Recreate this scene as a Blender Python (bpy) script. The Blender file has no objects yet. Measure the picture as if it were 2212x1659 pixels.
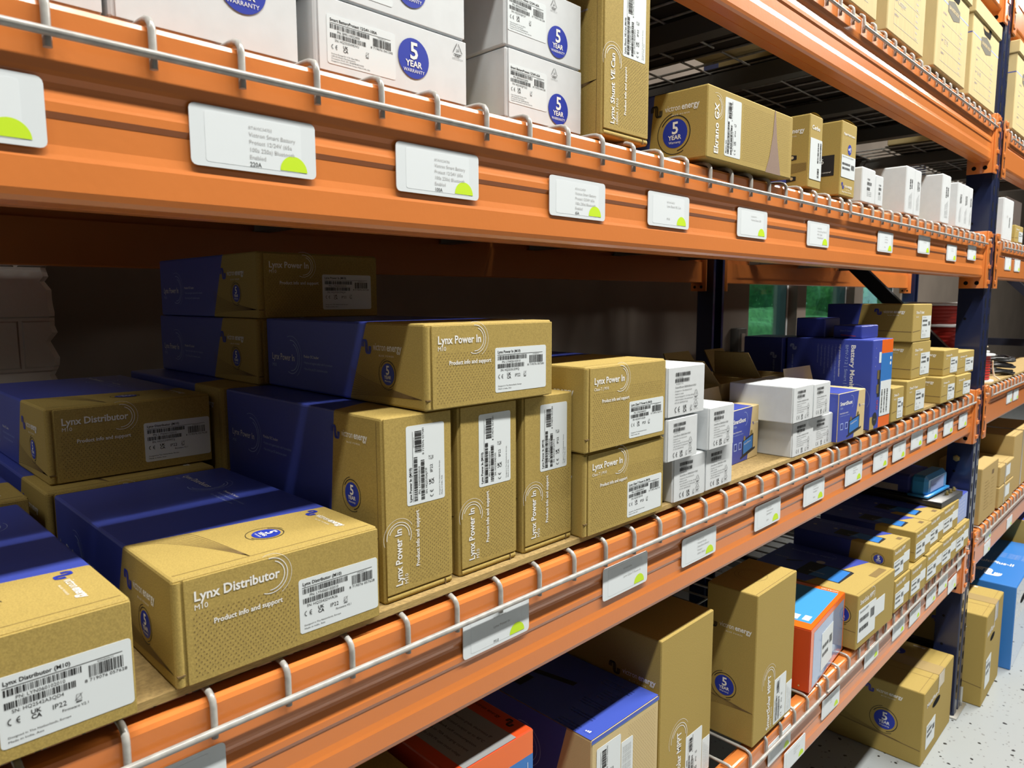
import bpy, math, random
from mathutils import Vector, Matrix

SC = bpy.context.scene
COL = SC.collection
ZO = 1.605          # height of the middle shelf's wire rail above the floor
R = math.radians
PI = math.pi

# ------------------------------------------------------------------ camera
cam_d = bpy.data.cameras.new('camera')
cam = bpy.data.objects.new('camera', cam_d)
COL.objects.link(cam)
_r = Vector((0.69980101, -0.71433276, -0.00269359))
_u = Vector((0.08632923, 0.0808287, 0.99298237))
_f = Vector((0.70910211, 0.6951226, -0.1182318))
CAMLOC = Vector((-0.13380848, -0.53393024, -0.16610077 + ZO))
M = Matrix((_r, _u, -_f)).transposed().to_4x4()
M.translation = CAMLOC
cam.matrix_world = M
cam_d.sensor_fit = 'HORIZONTAL'
cam_d.sensor_width = 36.0
cam_d.lens = 1550.32 * 36.0 / 2212.0
cam_d.clip_start = 0.02
cam_d.clip_end = 200
cam_d.dof.use_dof = True
cam_d.dof.focus_distance = 1.0
cam_d.dof.aperture_fstop = 14.0
SC.camera = cam

# ------------------------------------------------------------------ colour management
SC.view_settings.view_transform = 'Standard'
SC.view_settings.look = 'None'
SC.view_settings.gamma = 1.0
SC.view_settings.exposure = 0.0
SC.view_settings.use_curve_mapping = False
SC.cycles.max_bounces = 8
SC.cycles.diffuse_bounces = 4
SC.cycles.glossy_bounces = 3
SC.cycles.transparent_max_bounces = 8
SC.cycles.sample_clamp_indirect = 4.0
SC.cycles.caustics_reflective = False
SC.cycles.caustics_refractive = False

# ------------------------------------------------------------------ world (daylight outside the windows)
W = bpy.data.worlds.new('world')
SC.world = W
W.use_nodes = True
bg = W.node_tree.nodes['Background']
bg.inputs[0].default_value = (0.62, 0.85, 0.92, 1)
bg.inputs[1].default_value = 1.6

# ------------------------------------------------------------------ lamps: ceiling fixtures along the aisle
def area(name, loc, sx, sy, watts, col=(1.0, 0.97, 0.90), rot=(0, 0, 0)):
    d = bpy.data.lights.new(name, 'AREA')
    d.shape = 'RECTANGLE'
    d.size, d.size_y = sx, sy
    d.energy = watts
    d.color = col
    o = bpy.data.objects.new(name, d)
    o.location = loc
    o.rotation_euler = rot
    COL.objects.link(o)
    return o
CEIL = 4.25
FIX = []            # (x, y, length, width, watts)
for fx, pw in ((-1.75, 40), (0.05, 100), (1.55, 100), (3.05, 105), (4.55, 105), (6.05, 100), (7.55, 80)):
    FIX.append((fx, -1.0, 1.25, 0.12, pw))
FIX.append((-1.9, 0.55, 0.7, 0.4, 14))
for fx, fy, lx, ly, pw in FIX:
    area('ceiling_lamp_light', (fx, fy, CEIL - 0.09), lx, ly, pw)

# ------------------------------------------------------------------ materials
def lin(c):
    c /= 255.0
    return c / 12.92 if c <= 0.04045 else ((c + 0.055) / 1.055) ** 2.4
def rgb(r, g, b):
    return (lin(r), lin(g), lin(b), 1.0)
MATS = {}
def mat(name, c, rough=0.6, spec=0.5, metal=0.0, coat=0.0, coat_rough=0.1, var=0.0, vscale=60.0, c2=None,
        bump=0.0, bscale=200.0, stretch=None):
    m = bpy.data.materials.new(name)
    m.use_nodes = True
    nt = m.node_tree
    b = nt.nodes['Principled BSDF']
    b.inputs['Roughness'].default_value = rough
    b.inputs['Specular IOR Level'].default_value = spec
    b.inputs['Metallic'].default_value = metal
    b.inputs['Coat Weight'].default_value = coat
    b.inputs['Coat Roughness'].default_value = coat_rough
    b.inputs['Base Color'].default_value = c
    if var > 0 or bump > 0:
        tc = nt.nodes.new('ShaderNodeTexCoord')
        src = tc.outputs['Object']
        if stretch:
            mp = nt.nodes.new('ShaderNodeMapping')
            mp.inputs['Scale'].default_value = stretch
            nt.links.new(src, mp.inputs['Vector'])
            src = mp.outputs['Vector']
    if var > 0:
        n = nt.nodes.new('ShaderNodeTexNoise')
        n.inputs['Scale'].default_value = vscale
        n.inputs['Detail'].default_value = 4
        nt.links.new(src, n.inputs['Vector'])
        rmp = nt.nodes.new('ShaderNodeValToRGB')
        rmp.color_ramp.elements[0].position = 0.36
        rmp.color_ramp.elements[1].position = 0.64
        cc = c2 if c2 else tuple(max(0, x * (1 - var)) for x in c[:3]) + (1,)
        rmp.color_ramp.elements[0].color = cc
        rmp.color_ramp.elements[1].color = c
        nt.links.new(n.outputs['Fac'], rmp.inputs['Fac'])
        nt.links.new(rmp.outputs['Color'], b.inputs['Base Color'])
    if bump > 0:
        n2 = nt.nodes.new('ShaderNodeTexNoise')
        n2.inputs['Scale'].default_value = bscale
        n2.inputs['Detail'].default_value = 2
        nt.links.new(src, n2.inputs['Vector'])
        bp = nt.nodes.new('ShaderNodeBump')
        bp.inputs['Strength'].default_value = bump
        bp.inputs['Distance'].default_value = 0.001
        nt.links.new(n2.outputs['Fac'], bp.inputs['Height'])
        nt.links.new(bp.outputs['Normal'], b.inputs['Normal'])
    MATS[name] = m
    return m

mat('kraft', (0.42, 0.305, 0.085, 1), 0.78, 0.3, var=0.24, vscale=900, bump=0.10, bscale=500)
mat('kraft_edge', (0.20, 0.135, 0.05, 1), 0.85, 0.2)
mat('kraft_pale', (0.60, 0.47, 0.24, 1), 0.6, 0.35, var=0.10, vscale=700)
mat('kraft_plain', (0.42, 0.30, 0.115, 1), 0.8, 0.3, var=0.14, vscale=500)
mat('kraft_dark_print', (0.16, 0.105, 0.045, 1), 0.8, 0.3)  # dark brown ink for dots, fan lines and slot marks
mat('mauve_print', (0.27, 0.19, 0.15, 1), 0.8, 0.3, var=0.12, vscale=900)
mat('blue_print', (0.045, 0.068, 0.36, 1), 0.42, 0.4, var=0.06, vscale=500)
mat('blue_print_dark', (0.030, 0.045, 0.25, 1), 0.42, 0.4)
mat('blue_gloss', (0.05, 0.085, 0.42, 1), 0.25, 0.5)
mat('blue_sky', (0.03, 0.17, 0.50, 1), 0.35, 0.5)
mat('blue_sky_pale', (0.05, 0.28, 0.58, 1), 0.35, 0.5)
mat('blue_seal', (0.02, 0.04, 0.36, 1), 0.45, 0.4)
mat('white_card', (0.62, 0.65, 0.67, 1), 0.55, 0.35, var=0.04, vscale=60)
mat('white_ink', (0.78, 0.78, 0.76, 1), 0.6, 0.3)
mat('grey_ink', (0.42, 0.42, 0.42, 1), 0.6, 0.3)
mat('pale_blue_ink', (0.30, 0.38, 0.66, 1), 0.6, 0.3)
mat('blue_ink', (0.06, 0.08, 0.30, 1), 0.6, 0.3)
mat('black_ink', (0.018, 0.018, 0.018, 1), 0.6, 0.3)
mat('black_print', (0.016, 0.016, 0.020, 1), 0.45, 0.4)
mat('sticker', (0.68, 0.73, 0.75, 1), 0.35, 0.4)
mat('tag_plastic', (0.68, 0.73, 0.76, 1), 0.16, 0.5)
mat('tag_paper', (0.69, 0.74, 0.77, 1), 0.5, 0.4)
mat('lime', (0.52, 0.75, 0.02, 1), 0.5, 0.4)
mat('orange_paint', (0.64, 0.195, 0.042, 1), 0.30, 0.5, coat=0.35, coat_rough=0.12, var=0.06, vscale=5, bump=0.10, bscale=160)
mat('orange_dark', (0.28, 0.07, 0.02, 1), 0.5, 0.4)
mat('navy_paint', (0.012, 0.018, 0.055, 1), 0.22, 0.5, coat=0.4, coat_rough=0.1, bump=0.08, bscale=120)
mat('hole_shade', (0.004, 0.004, 0.005, 1), 0.9, 0.1)  # flat black patches painting the darkness inside slots and hand holes
mat('brace_paint', (0.010, 0.012, 0.022, 1), 0.35, 0.5)
mat('wire_paint', (0.40, 0.395, 0.37, 1), 0.30, 0.5, coat=0.3, var=0.25, vscale=70, c2=(0.28, 0.275, 0.26, 1))
mat('zinc', (0.55, 0.54, 0.50, 1), 0.35, 0.5, metal=0.8)
mat('brass', (0.70, 0.55, 0.22, 1), 0.3, 0.5, metal=0.9)
mat('hardboard', (0.36, 0.25, 0.10, 1), 0.85, 0.3, var=0.3, vscale=260, bump=0.2, bscale=300)
mat('board_shaded', (0.035, 0.028, 0.022, 1), 0.8, 0.3)  # board colour darkened to hold the shade under the top shelf
mat('channel_shaded', (0.10, 0.098, 0.09, 1), 0.5, 0.4)  # shade of the deck undersides put into the channel colour
mat('hardboard_edge', (0.46, 0.33, 0.13, 1), 0.9, 0.2, var=0.35, vscale=420, stretch=(0.25, 1, 3))
mat('box_orange', (0.80, 0.14, 0.012, 1), 0.22, 0.5, coat=0.3)
mat('box_red', (0.55, 0.06, 0.012, 1), 0.35, 0.5)
mat('silver_print', (0.34, 0.35, 0.36, 1), 0.28, 0.5, metal=0.35)
mat('gloss_blue_front', (0.20, 0.33, 0.60, 1), 0.06, 0.6, coat=1.0, coat_rough=0.03)
mat('bankers', (0.56, 0.45, 0.22, 1), 0.75, 0.3, var=0.10, vscale=30, c2=(0.50, 0.40, 0.20, 1), stretch=(6, 1, 0.4))
mat('seal_grey', (0.13, 0.12, 0.09, 1), 0.7, 0.3)
mat('tape', (0.42, 0.31, 0.14, 1), 0.12, 0.6, coat=0.6)
mat('charger_blue', (0.035, 0.26, 0.62, 1), 0.25, 0.5, coat=0.4)
mat('black_metal', (0.012, 0.012, 0.012, 1), 0.35, 0.5)
mat('red_cable', (0.42, 0.025, 0.018, 1), 0.4, 0.5)
mat('black_cable', (0.012, 0.012, 0.013, 1), 0.3, 0.5)
mat('spool_white', (0.72, 0.73, 0.74, 1), 0.4, 0.4)
mat('twine', (0.70, 0.58, 0.40, 1), 0.8, 0.2)
mat('wall_paint', (0.17, 0.14, 0.115, 1), 0.8, 0.3, var=0.15, vscale=3)
mat('room_paint', (0.08, 0.075, 0.07, 1), 0.8, 0.3)
mat('ceiling_tile', (0.40, 0.39, 0.37, 1), 0.9, 0.2, var=0.05, vscale=30)
mat('frame_white', (0.62, 0.66, 0.68, 1), 0.4, 0.5)
mat('frame_backlit', (0.02, 0.022, 0.022, 1), 0.4, 0.5)  # backlit darkness of the mullion painted as a near-black colour
mat('sill', (0.45, 0.46, 0.44, 1), 0.6, 0.4)
mat('lawn', (0.10, 0.24, 0.05, 1), 0.9, 0.2, var=0.4, vscale=3)
mat('road', (0.55, 0.56, 0.56, 1), 0.9, 0.2)
mat('leaf_dark', (0.035, 0.14, 0.045, 1), 0.7, 0.3, var=0.6, vscale=9, bump=0.8, bscale=20)
mat('leaf_light', (0.14, 0.34, 0.09, 1), 0.7, 0.3, var=0.6, vscale=8, bump=0.8, bscale=20)
mat('bark', (0.16, 0.12, 0.09, 1), 0.9, 0.2)
mat('device_grey', (0.06, 0.058, 0.052, 1), 0.5, 0.4)

# lamp tube
m = bpy.data.materials.new('lamp_glow'); m.use_nodes = True
nb = m.node_tree.nodes['Principled BSDF']
nb.inputs['Emission Color'].default_value = (1, 0.97, 0.9, 1)
nb.inputs['Emission Strength'].default_value = 6.0
MATS['lamp_glow'] = m

# painted brick
m = mat('white_brick', (0.60, 0.58, 0.54, 1), 0.75, 0.3)
nt = m.node_tree; b = nt.nodes['Principled BSDF']
tc = nt.nodes.new('ShaderNodeTexCoord'); mp = nt.nodes.new('ShaderNodeMapping')
mp.inputs['Rotation'].default_value = (R(90), 0, 0)
br = nt.nodes.new('ShaderNodeTexBrick')
br.inputs['Scale'].default_value = 1.0
br.inputs['Brick Width'].default_value = 0.40; br.inputs['Row Height'].default_value = 0.10
br.inputs['Mortar Size'].default_value = 0.006; br.inputs['Mortar Smooth'].default_value = 0.6
bp = nt.nodes.new('ShaderNodeBump'); bp.inputs['Strength'].default_value = 0.9; bp.inputs['Distance'].default_value = 0.006
inv = nt.nodes.new('ShaderNodeMath'); inv.operation = 'SUBTRACT'; inv.inputs[0].default_value = 1.0
nz = nt.nodes.new('ShaderNodeTexNoise'); nz.inputs['Scale'].default_value = 40
ad = nt.nodes.new('ShaderNodeMath'); ad.operation = 'MULTIPLY_ADD'; ad.inputs[1].default_value = 0.35
nt.links.new(tc.outputs['Object'], mp.inputs['Vector']); nt.links.new(mp.outputs['Vector'], br.inputs['Vector'])
nt.links.new(br.outputs['Fac'], inv.inputs[1]); nt.links.new(tc.outputs['Object'], nz.inputs['Vector'])
nt.links.new(nz.outputs['Fac'], ad.inputs[0]); nt.links.new(inv.outputs[0], ad.inputs[2])
nt.links.new(ad.outputs[0], bp.inputs['Height']); nt.links.new(bp.outputs['Normal'], b.inputs['Normal'])

# speckled epoxy floor
m = mat('floor_flake', (0.66, 0.70, 0.72, 1), 0.32, 0.5)
nt = m.node_tree; b = nt.nodes['Principled BSDF']
tc = nt.nodes.new('ShaderNodeTexCoord')
def flakes(scale, thr, seed):
    v = nt.nodes.new('ShaderNodeTexVoronoi'); v.inputs['Scale'].default_value = scale
    mp = nt.nodes.new('ShaderNodeMapping'); mp.inputs['Location'].default_value = (seed, seed * 2, 0)
    nz = nt.nodes.new('ShaderNodeTexNoise'); nz.inputs['Scale'].default_value = scale * 1.3
    mx = nt.nodes.new('ShaderNodeMixRGB'); mx.inputs[0].default_value = 0.012
    nt.links.new(tc.outputs['Object'], mp.inputs['Vector']); nt.links.new(tc.outputs['Object'], nz.inputs['Vector'])
    nt.links.new(mp.outputs['Vector'], mx.inputs[1]); nt.links.new(nz.outputs['Color'], mx.inputs[2])
    nt.links.new(mx.outputs[0], v.inputs['Vector'])
    sx = nt.nodes.new('ShaderNodeSeparateColor'); nt.links.new(v.outputs['Color'], sx.inputs[0])
    # flake radius varies per cell; only some of the cells carry a flake
    rad = nt.nodes.new('ShaderNodeMath'); rad.operation = 'MULTIPLY_ADD'; rad.inputs[1].default_value = thr; rad.inputs[2].default_value = 0.03
    nt.links.new(sx.outputs[0], rad.inputs[0])
    lt = nt.nodes.new('ShaderNodeMath'); lt.operation = 'LESS_THAN'
    nt.links.new(v.outputs['Distance'], lt.inputs[0]); nt.links.new(rad.outputs[0], lt.inputs[1])
    pk = nt.nodes.new('ShaderNodeMath'); pk.operation = 'LESS_THAN'; pk.inputs[1].default_value = 0.62
    nt.links.new(sx.outputs[1], pk.inputs[0])
    ml = nt.nodes.new('ShaderNodeMath'); ml.operation = 'MULTIPLY'
    nt.links.new(lt.outputs[0], ml.inputs[0]); nt.links.new(pk.outputs[0], ml.inputs[1])
    return ml.outputs[0]
f1 = flakes(38, 0.22, 3.1); f2 = flakes(70, 0.26, 7.7)
mxa = nt.nodes.new('ShaderNodeMixRGB'); mxa.inputs[1].default_value = (0.31, 0.335, 0.345, 1); mxa.inputs[2].default_value = (0.02, 0.02, 0.022, 1)
mxb = nt.nodes.new('ShaderNodeMixRGB'); mxb.inputs[2].default_value = (0.20, 0.205, 0.205, 1)
nt.links.new(f2, mxb.inputs[0]); nt.links.new(f1, mxa.inputs[0])
mxb.inputs[1].default_value = (0.31, 0.335, 0.345, 1)
nt.links.new(mxb.outputs[0], mxa.inputs[1]); nt.links.new(mxa.outputs[0], b.inputs['Base Color'])

# window glass, slightly rippled and rain-spotted
m = bpy.data.materials.new('window_glass'); m.use_nodes = True
nt = m.node_tree
for n in list(nt.nodes):
    if n.type != 'OUTPUT_MATERIAL': nt.nodes.remove(n)
out = [n for n in nt.nodes if n.type == 'OUTPUT_MATERIAL'][0]
rf = nt.nodes.new('ShaderNodeBsdfRefraction'); rf.inputs['Roughness'].default_value = 0.05; rf.inputs['IOR'].default_value = 1.02
rf.inputs['Color'].default_value = (0.78, 0.95, 0.92, 1)
tr = nt.nodes.new('ShaderNodeBsdfTransparent'); tr.inputs['Color'].default_value = (0.78, 0.95, 0.92, 1)
gl = nt.nodes.new('ShaderNodeBsdfGlossy'); gl.inputs['Roughness'].default_value = 0.05
m1 = nt.nodes.new('ShaderNodeMixShader'); m1.inputs[0].default_value = 0.5
m2 = nt.nodes.new('ShaderNodeMixShader'); m2.inputs[0].default_value = 0.05
vz = nt.nodes.new('ShaderNodeTexVoronoi'); vz.inputs['Scale'].default_value = 16
tc = nt.nodes.new('ShaderNodeTexCoord'); nt.links.new(tc.outputs['Object'], vz.inputs['Vector'])
cr = nt.nodes.new('ShaderNodeValToRGB'); cr.color_ramp.elements[0].position = 0.05; cr.color_ramp.elements[1].position = 0.16
cr.color_ramp.elements[0].color = (1, 1, 1, 1); cr.color_ramp.elements[1].color = (0, 0, 0, 1)
bp = nt.nodes.new('ShaderNodeBump'); bp.inputs['Strength'].default_value = 0.6; bp.inputs['Distance'].default_value = 0.01
nt.links.new(vz.outputs['Distance'], cr.inputs[0]); nt.links.new(cr.outputs[0], bp.inputs['Height'])
nt.links.new(bp.outputs['Normal'], rf.inputs['Normal'])
nt.links.new(tr.outputs[0], m1.inputs[1]); nt.links.new(rf.outputs[0], m1.inputs[2])
nt.links.new(m1.outputs[0], m2.inputs[1]); nt.links.new(gl.outputs[0], m2.inputs[2])
nt.links.new(m2.outputs[0], out.inputs[0])
MATS['window_glass'] = m

# ------------------------------------------------------------------ mesh builder
class Frame:
    def __init__(s, o, U, V):
        s.o, s.U, s.V = Vector(o), Vector(U), Vector(V)
        s.N = s.U.cross(s.V)
    def p(s, u, v, n=0.0):
        return s.o + s.U * u + s.V * v + s.N * n
    def sub(s, u, v, rot=0.0, n=0.0):
        c, q = math.cos(rot), math.sin(rot)
        return Frame(s.p(u, v, n), s.U * c + s.V * q, s.V * c - s.U * q)

class MB:
    def __init__(s):
        s.v, s.f, s.m, s.sm, s.slots = [], [], [], [], []
    def mi(s, name):
        if name not in s.slots: s.slots.append(name)
        return s.slots.index(name)
    def face(s, pts, mt, smooth=False):
        b = len(s.v)
        s.v.extend([tuple(p) for p in pts])
        s.f.append(tuple(range(b, b + len(pts)))); s.m.append(s.mi(mt)); s.sm.append(smooth)
    def grid(s, rows, mt, smooth=True, closed=False):
        """rows: list of equal-length point lists; quads between neighbouring rows"""
        b = len(s.v); n = len(rows[0])
        for r in rows: s.v.extend([tuple(p) for p in r])
        for i in range(len(rows) - 1):
            mm = mt[i] if isinstance(mt, (list, tuple)) else mt
            for j in range(n if closed else n - 1):
                k = (j + 1) % n
                s.f.append((b + i * n + j, b + i * n + k, b + (i + 1) * n + k, b + (i + 1) * n + j))
                s.m.append(s.mi(mm)); s.sm.append(smooth)
        return b
    def box(s, x0, x1, y0, y1, z0, z1, mt, bev=0.0):
        if bev <= 0:
            P = [(x, y, z) for x in (x0, x1) for y in (y0, y1) for z in (z0, z1)]
            for q in ((0, 1, 3, 2), (4, 6, 7, 5), (0, 4, 5, 1), (2, 3, 7, 6), (0, 2, 6, 4), (1, 5, 7, 3)):
                s.face([P[i] for i in q], mt)
            return
        ring = []
        e = bev
        for (cx, cz, a) in ((x1 - e, z0 + e, -90), (x1 - e, z1 - e, 0), (x0 + e, z1 - e, 90), (x0 + e, z0 + e, 180)):
            for t in (0, 45, 90):
                an = R(a + t); ring.append((cx, cz, math.cos(an), math.sin(an)))
        def st(y, rr): return [(cx + ca * rr, y, cz + sa * rr) for cx, cz, ca, sa in ring]
        rows = [st(y0, e * 0.35), st(y0 + e * 0.35, e), st(y1 - e * 0.35, e), st(y1, e * 0.35)]
        s.grid(rows, mt, True, True)
        s.face(rows[0], mt); s.face(list(reversed(rows[-1])), mt)
    def tube(s, pts, r, mt, n=6, caps=True):
        pts = [Vector(p) for p in pts]
        rows = []
        up = Vector((0, 0, 1))
        t0 = (pts[1] - pts[0]).normalized()
        a = t0.cross(up)
        if a.length < 1e-4: a = t0.cross(Vector((1, 0, 0)))
        a.normalize()
        for i, p in enumerate(pts):
            if i == 0: t = (pts[1] - p)
            elif i == len(pts) - 1: t = p - pts[i - 1]
            else: t = (pts[i + 1] - p).normalized() + (p - pts[i - 1]).normalized()
            t.normalize()
            a = (a - t * a.dot(t)); a.normalize()
            bq = t.cross(a)
            rows.append([p + a * (r * math.cos(2 * PI * k / n)) + bq * (r * math.sin(2 * PI * k / n)) for k in range(n)])
        s.grid(rows, mt, True, True)
        if caps:
            s.face(list(reversed(rows[0])), mt); s.face(rows[-1], mt)
    def lathe(s, cx, cy, prof, mt, n=32, smooth=True):
        """prof: list of (r, z); mt a name or one name per segment"""
        rows = [[(cx + r * math.cos(2 * PI * k / n), cy + r * math.sin(2 * PI * k / n), z) for k in range(n)] for r, z in prof]
        s.grid(rows, mt, smooth, True)
    # --- flat print on a face
    def poly(s, F, pts, mt, n=0.0002):
        s.face([F.p(u, v, n) for u, v in pts], mt)
    def rect(s, F, u0, v0, u1, v1, mt, n=0.0002):
        s.poly(F, [(u0, v0), (u1, v0), (u1, v1), (u0, v1)], mt, n)
    def rrect(s, F, u0, v0, u1, v1, r, mt, n=0.0, th=0.0, side=None):
        pts = []
        for cx, cy, a in ((u1 - r, v0 + r, -90), (u1 - r, v1 - r, 0), (u0 + r, v1 - r, 90), (u0 + r, v0 + r, 180)):
            for t in (0, 30, 60, 90):
                pts.append((cx + r * math.cos(R(a + t)), cy + r * math.sin(R(a + t))))
        top = [F.p(u, v, n + th) for u, v in pts]
        s.face(top, mt)
        if th > 0:
            bot = [F.p(u, v, n) for u, v in pts]
            s.grid([bot, top], side or mt, False, True)
    def disc(s, F, u, v, r, mt, n=0.0003, k=32, ry=None):
        ry = ry or r
        s.poly(F, [(u + r * math.cos(2 * PI * i / k), v + ry * math.sin(2 * PI * i / k)) for i in range(k)], mt, n)
    def arc(s, F, u, v, r, w, a0, a1, mt, n=0.0003, k=28):
        ri, ro = r - w / 2, r + w / 2
        A = [R(a0 + (a1 - a0) * i / k) for i in range(k + 1)]
        s.grid([[F.p(u + ri * math.cos(a), v + ri * math.sin(a), n) for a in A],
                [F.p(u + ro * math.cos(a), v + ro * math.sin(a), n) for a in A]], mt, False)
    def line(s, F, pts, w, mt, n=0.0003):
        rows = [[], []]
        for i, (u, v) in enumerate(pts):
            a = pts[max(i - 1, 0)]; b = pts[min(i + 1, len(pts) - 1)]
            du, dv = b[0] - a[0], b[1] - a[1]
            L = math.hypot(du, dv) or 1
            rows[0].append(F.p(u + dv / L * w / 2, v - du / L * w / 2, n))
            rows[1].append(F.p(u - dv / L * w / 2, v + du / L * w / 2, n))
        s.grid(rows, mt, False)
    def text(s, F, u, v, txt, h, mt, w=None, bold=False, n=0.0004, align='L', rot=0.0):
        """h: cap height; w: forced width"""
        V, Fc, wid = text_geo(txt, bold)
        k = h / CAPH
        kx = k if w is None else w / max(wid, 1e-6)
        off = 0 if align == 'L' else (-wid * kx / 2 if align == 'C' else -wid * kx)
        G = F.sub(u, v, rot)
        b = len(s.v)
        s.v.extend([tuple(G.p(x * kx + off, y * k, n)) for x, y in V])
        i = s.mi(mt)
        for f in Fc:
            s.f.append(tuple(b + q for q in f)); s.m.append(i); s.sm.append(False)
    def barcode(s, F, u, v, w, h, mt='black_ink', n=0.0004, bars=34, seed=1):
        rnd = random.Random(seed)
        x = 0.0; seq = []
        while len(seq) < bars:
            seq.append((rnd.choice((1, 1, 2, 3)), rnd.choice((1, 1, 2))))
        tot = sum(a + b for a, b in seq)
        for a, b in seq:
            s.rect(F, u + x / tot * w, v, u + (x + a) / tot * w, v + h, mt, n); x += a + b
    def mesh(s, name):
        me = bpy.data.meshes.new(name)
        me.from_pydata(s.v, [], s.f)
        for sl in s.slots: me.materials.append(MATS[sl])
        me.polygons.foreach_set('material_index', s.m)
        me.polygons.foreach_set('use_smooth', s.sm)
        me.update()
        return me

CAPH = 0.69
_tc, _to = {}, {}
def text_geo(t, bold=False):
    key = (t, bold)
    if key in _tc: return _tc[key]
    if bold not in _to:
        d = bpy.data.curves.new('lettering', 'FONT')
        d.size = 1.0; d.resolution_u = 2; d.fill_mode = 'FRONT'; d.offset = 0.022 if bold else 0.0
        o = bpy.data.objects.new('lettering', d); COL.objects.link(o); _to[bold] = o
    o = _to[bold]
    o.data.body = t
    bpy.context.view_layer.update()
    ev = o.evaluated_get(bpy.context.evaluated_depsgraph_get())
    me = ev.to_mesh()
    V = [(v.co.x, v.co.y) for v in me.vertices]
    Fc = [tuple(p.vertices) for p in me.polygons]
    ev.to_mesh_clear()
    wid = max([x for x, y in V], default=0.0)
    _tc[key] = (V, Fc, wid)
    return _tc[key]

# ------------------------------------------------------------------ scene objects
def link(name, data, parent=None):
    o = bpy.data.objects.new(name, data)
    COL.objects.link(o)
    if parent: o.parent = parent
    return o
def tag(o, label, cat, group=None):
    o['label'] = label; o['category'] = cat
    if group: o['group'] = group
    return o
def root(name, label, cat, loc, rz=0.0, group=None, ry=0.0):
    o = link(name, None)
    o.location = loc; o.rotation_euler = (0, ry, rz)
    o.empty_display_size = 0.05
    return tag(o, label, cat, group)
def structure(name, mb):
    o = link(name, mb.mesh(name)); o['kind'] = 'structure'
    return o
def put(design, name, label, cat, x, y, z, yaw=0.0, group=None, upright=False, h=0.0):
    """an instance of a design: list of (part name, mesh, children list, part label)"""
    loc = (x + (h if upright else 0.0), y, z + ZO)
    rt = root(name, label, cat, loc, R(yaw), group, -PI / 2 if upright else 0.0)
    def add(parts, par):
        for p in parts:
            o = link(p[0], p[1], par)
            if len(p) > 3 and p[3]: o['label'] = p[3]
            if len(p) > 2 and p[2]: add(p[2], o)
    add(design, rt)
    return rt

# ================================================================== the room
def slab(name, x0, x1, y0, y1, z0, z1, mt):
    b = MB(); b.box(x0, x1, y0, y1, z0, z1, mt); return structure(name, b)
XL, XR, YF, YB = -6.0, 13.0, -2.5, 1.42
slab('floor', XL, XR, YF, YB + 0.16, -0.1, 0.0, 'floor_flake')
slab('ceiling', XL, XR, YF, YB + 0.16, CEIL, CEIL + 0.1, 'ceiling_tile')
slab('wall_left', XL - 0.1, XL, YF, YB + 0.16, 0, CEIL, 'room_paint')
slab('wall_right', XR, XR + 0.1, YF, YB + 0.16, 0, CEIL, 'room_paint')
slab('unseen_bounce_wall', XL, XR, YF - 0.1, YF, 0, CEIL, 'room_paint')  # unseen wall, added close and dark to cut bounce light
WINS = [(3.83, 4.50), (4.64, 5.52), (5.70, 6.60)]
WZ0, WZ1 = 1.075, 2.35
b = MB()
y0, y1 = YB, YB + 0.16
b.box(XL, WINS[0][0], y0, y1, 0, CEIL, 'wall_paint')
for i, (a, c) in enumerate(WINS):
    nx = WINS[i + 1][0] if i + 1 < len(WINS) else XR
    b.box(a, c, y0, y1, 0, WZ0, 'wall_paint'); b.box(a, c, y0, y1, WZ1, CEIL, 'wall_paint')
    b.box(c, nx, y0, y1, 0, CEIL, 'wall_paint')
structure('wall_back', b)
for i, (a, c) in enumerate(WINS):
    b = MB(); fw = 0.045
    ya, yb = y0 + 0.06, y0 + 0.11
    for q in ((a, a + fw, WZ0, WZ1), (c - fw, c, WZ0, WZ1), (a, c, WZ0, WZ0 + fw), (a, c, WZ1 - fw, WZ1)):
        b.box(q[0], q[1], ya, yb, q[2], q[3], 'frame_white')
    b.box(c - fw - 0.012, c - fw, ya - 0.01, yb, WZ0 + fw, WZ1 - fw, 'frame_backlit')
    w = structure('window_%d' % (i + 1), b)
    b = MB(); b.box(a + fw, c - fw, y0 + 0.084, y0 + 0.088, WZ0 + fw, WZ1 - fw, 'window_glass')
    link('pane', b.mesh('pane'), w)
    b = MB(); b.box(a - 0.02, c + 0.02, y0 - 0.03, y0 + 0.06, WZ0 - 0.025, WZ0, 'sill'); link('sill', b.mesh('sill'), w)
# painted brick pier with a broken right edge
b = MB(); rnd = random.Random(5)
py0, px1 = 1.15, 0.262
edge = []
z = 0.0
while z < 3.6:
    edge.append((px1 + rnd.uniform(-0.012, 0.006), z)); z += rnd.uniform(0.008, 0.02)
rows = [[(-1.1, py0, zz) for ex, zz in edge], [(ex - 0.012, py0, zz) for ex, zz in edge],
        [(ex, py0 + 0.012, zz) for ex, zz in edge], [(ex - 0.004, YB - 0.001, zz) for ex, zz in edge]]
b.grid([list(r) for r in rows], 'white_brick', False)
structure('wall_pier', b)
# small switch box on the panel beside the window
t = root('switch_box', 'small dark switch box mounted on the brown wall panel beside the window', 'switch box', (3.66, YB - 0.003, 1.11))
b = MB(); b.box(-0.05, 0.05, -0.05, 0.0, 0, 0.16, 'device_grey', 0.006); link('housing', b.mesh('housing'), t)
b = MB(); b.box(-0.02, 0.02, -0.056, -0.05, 0.03, 0.13, 'zinc'); link('cover_plate', b.mesh('cover_plate'), t)
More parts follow.
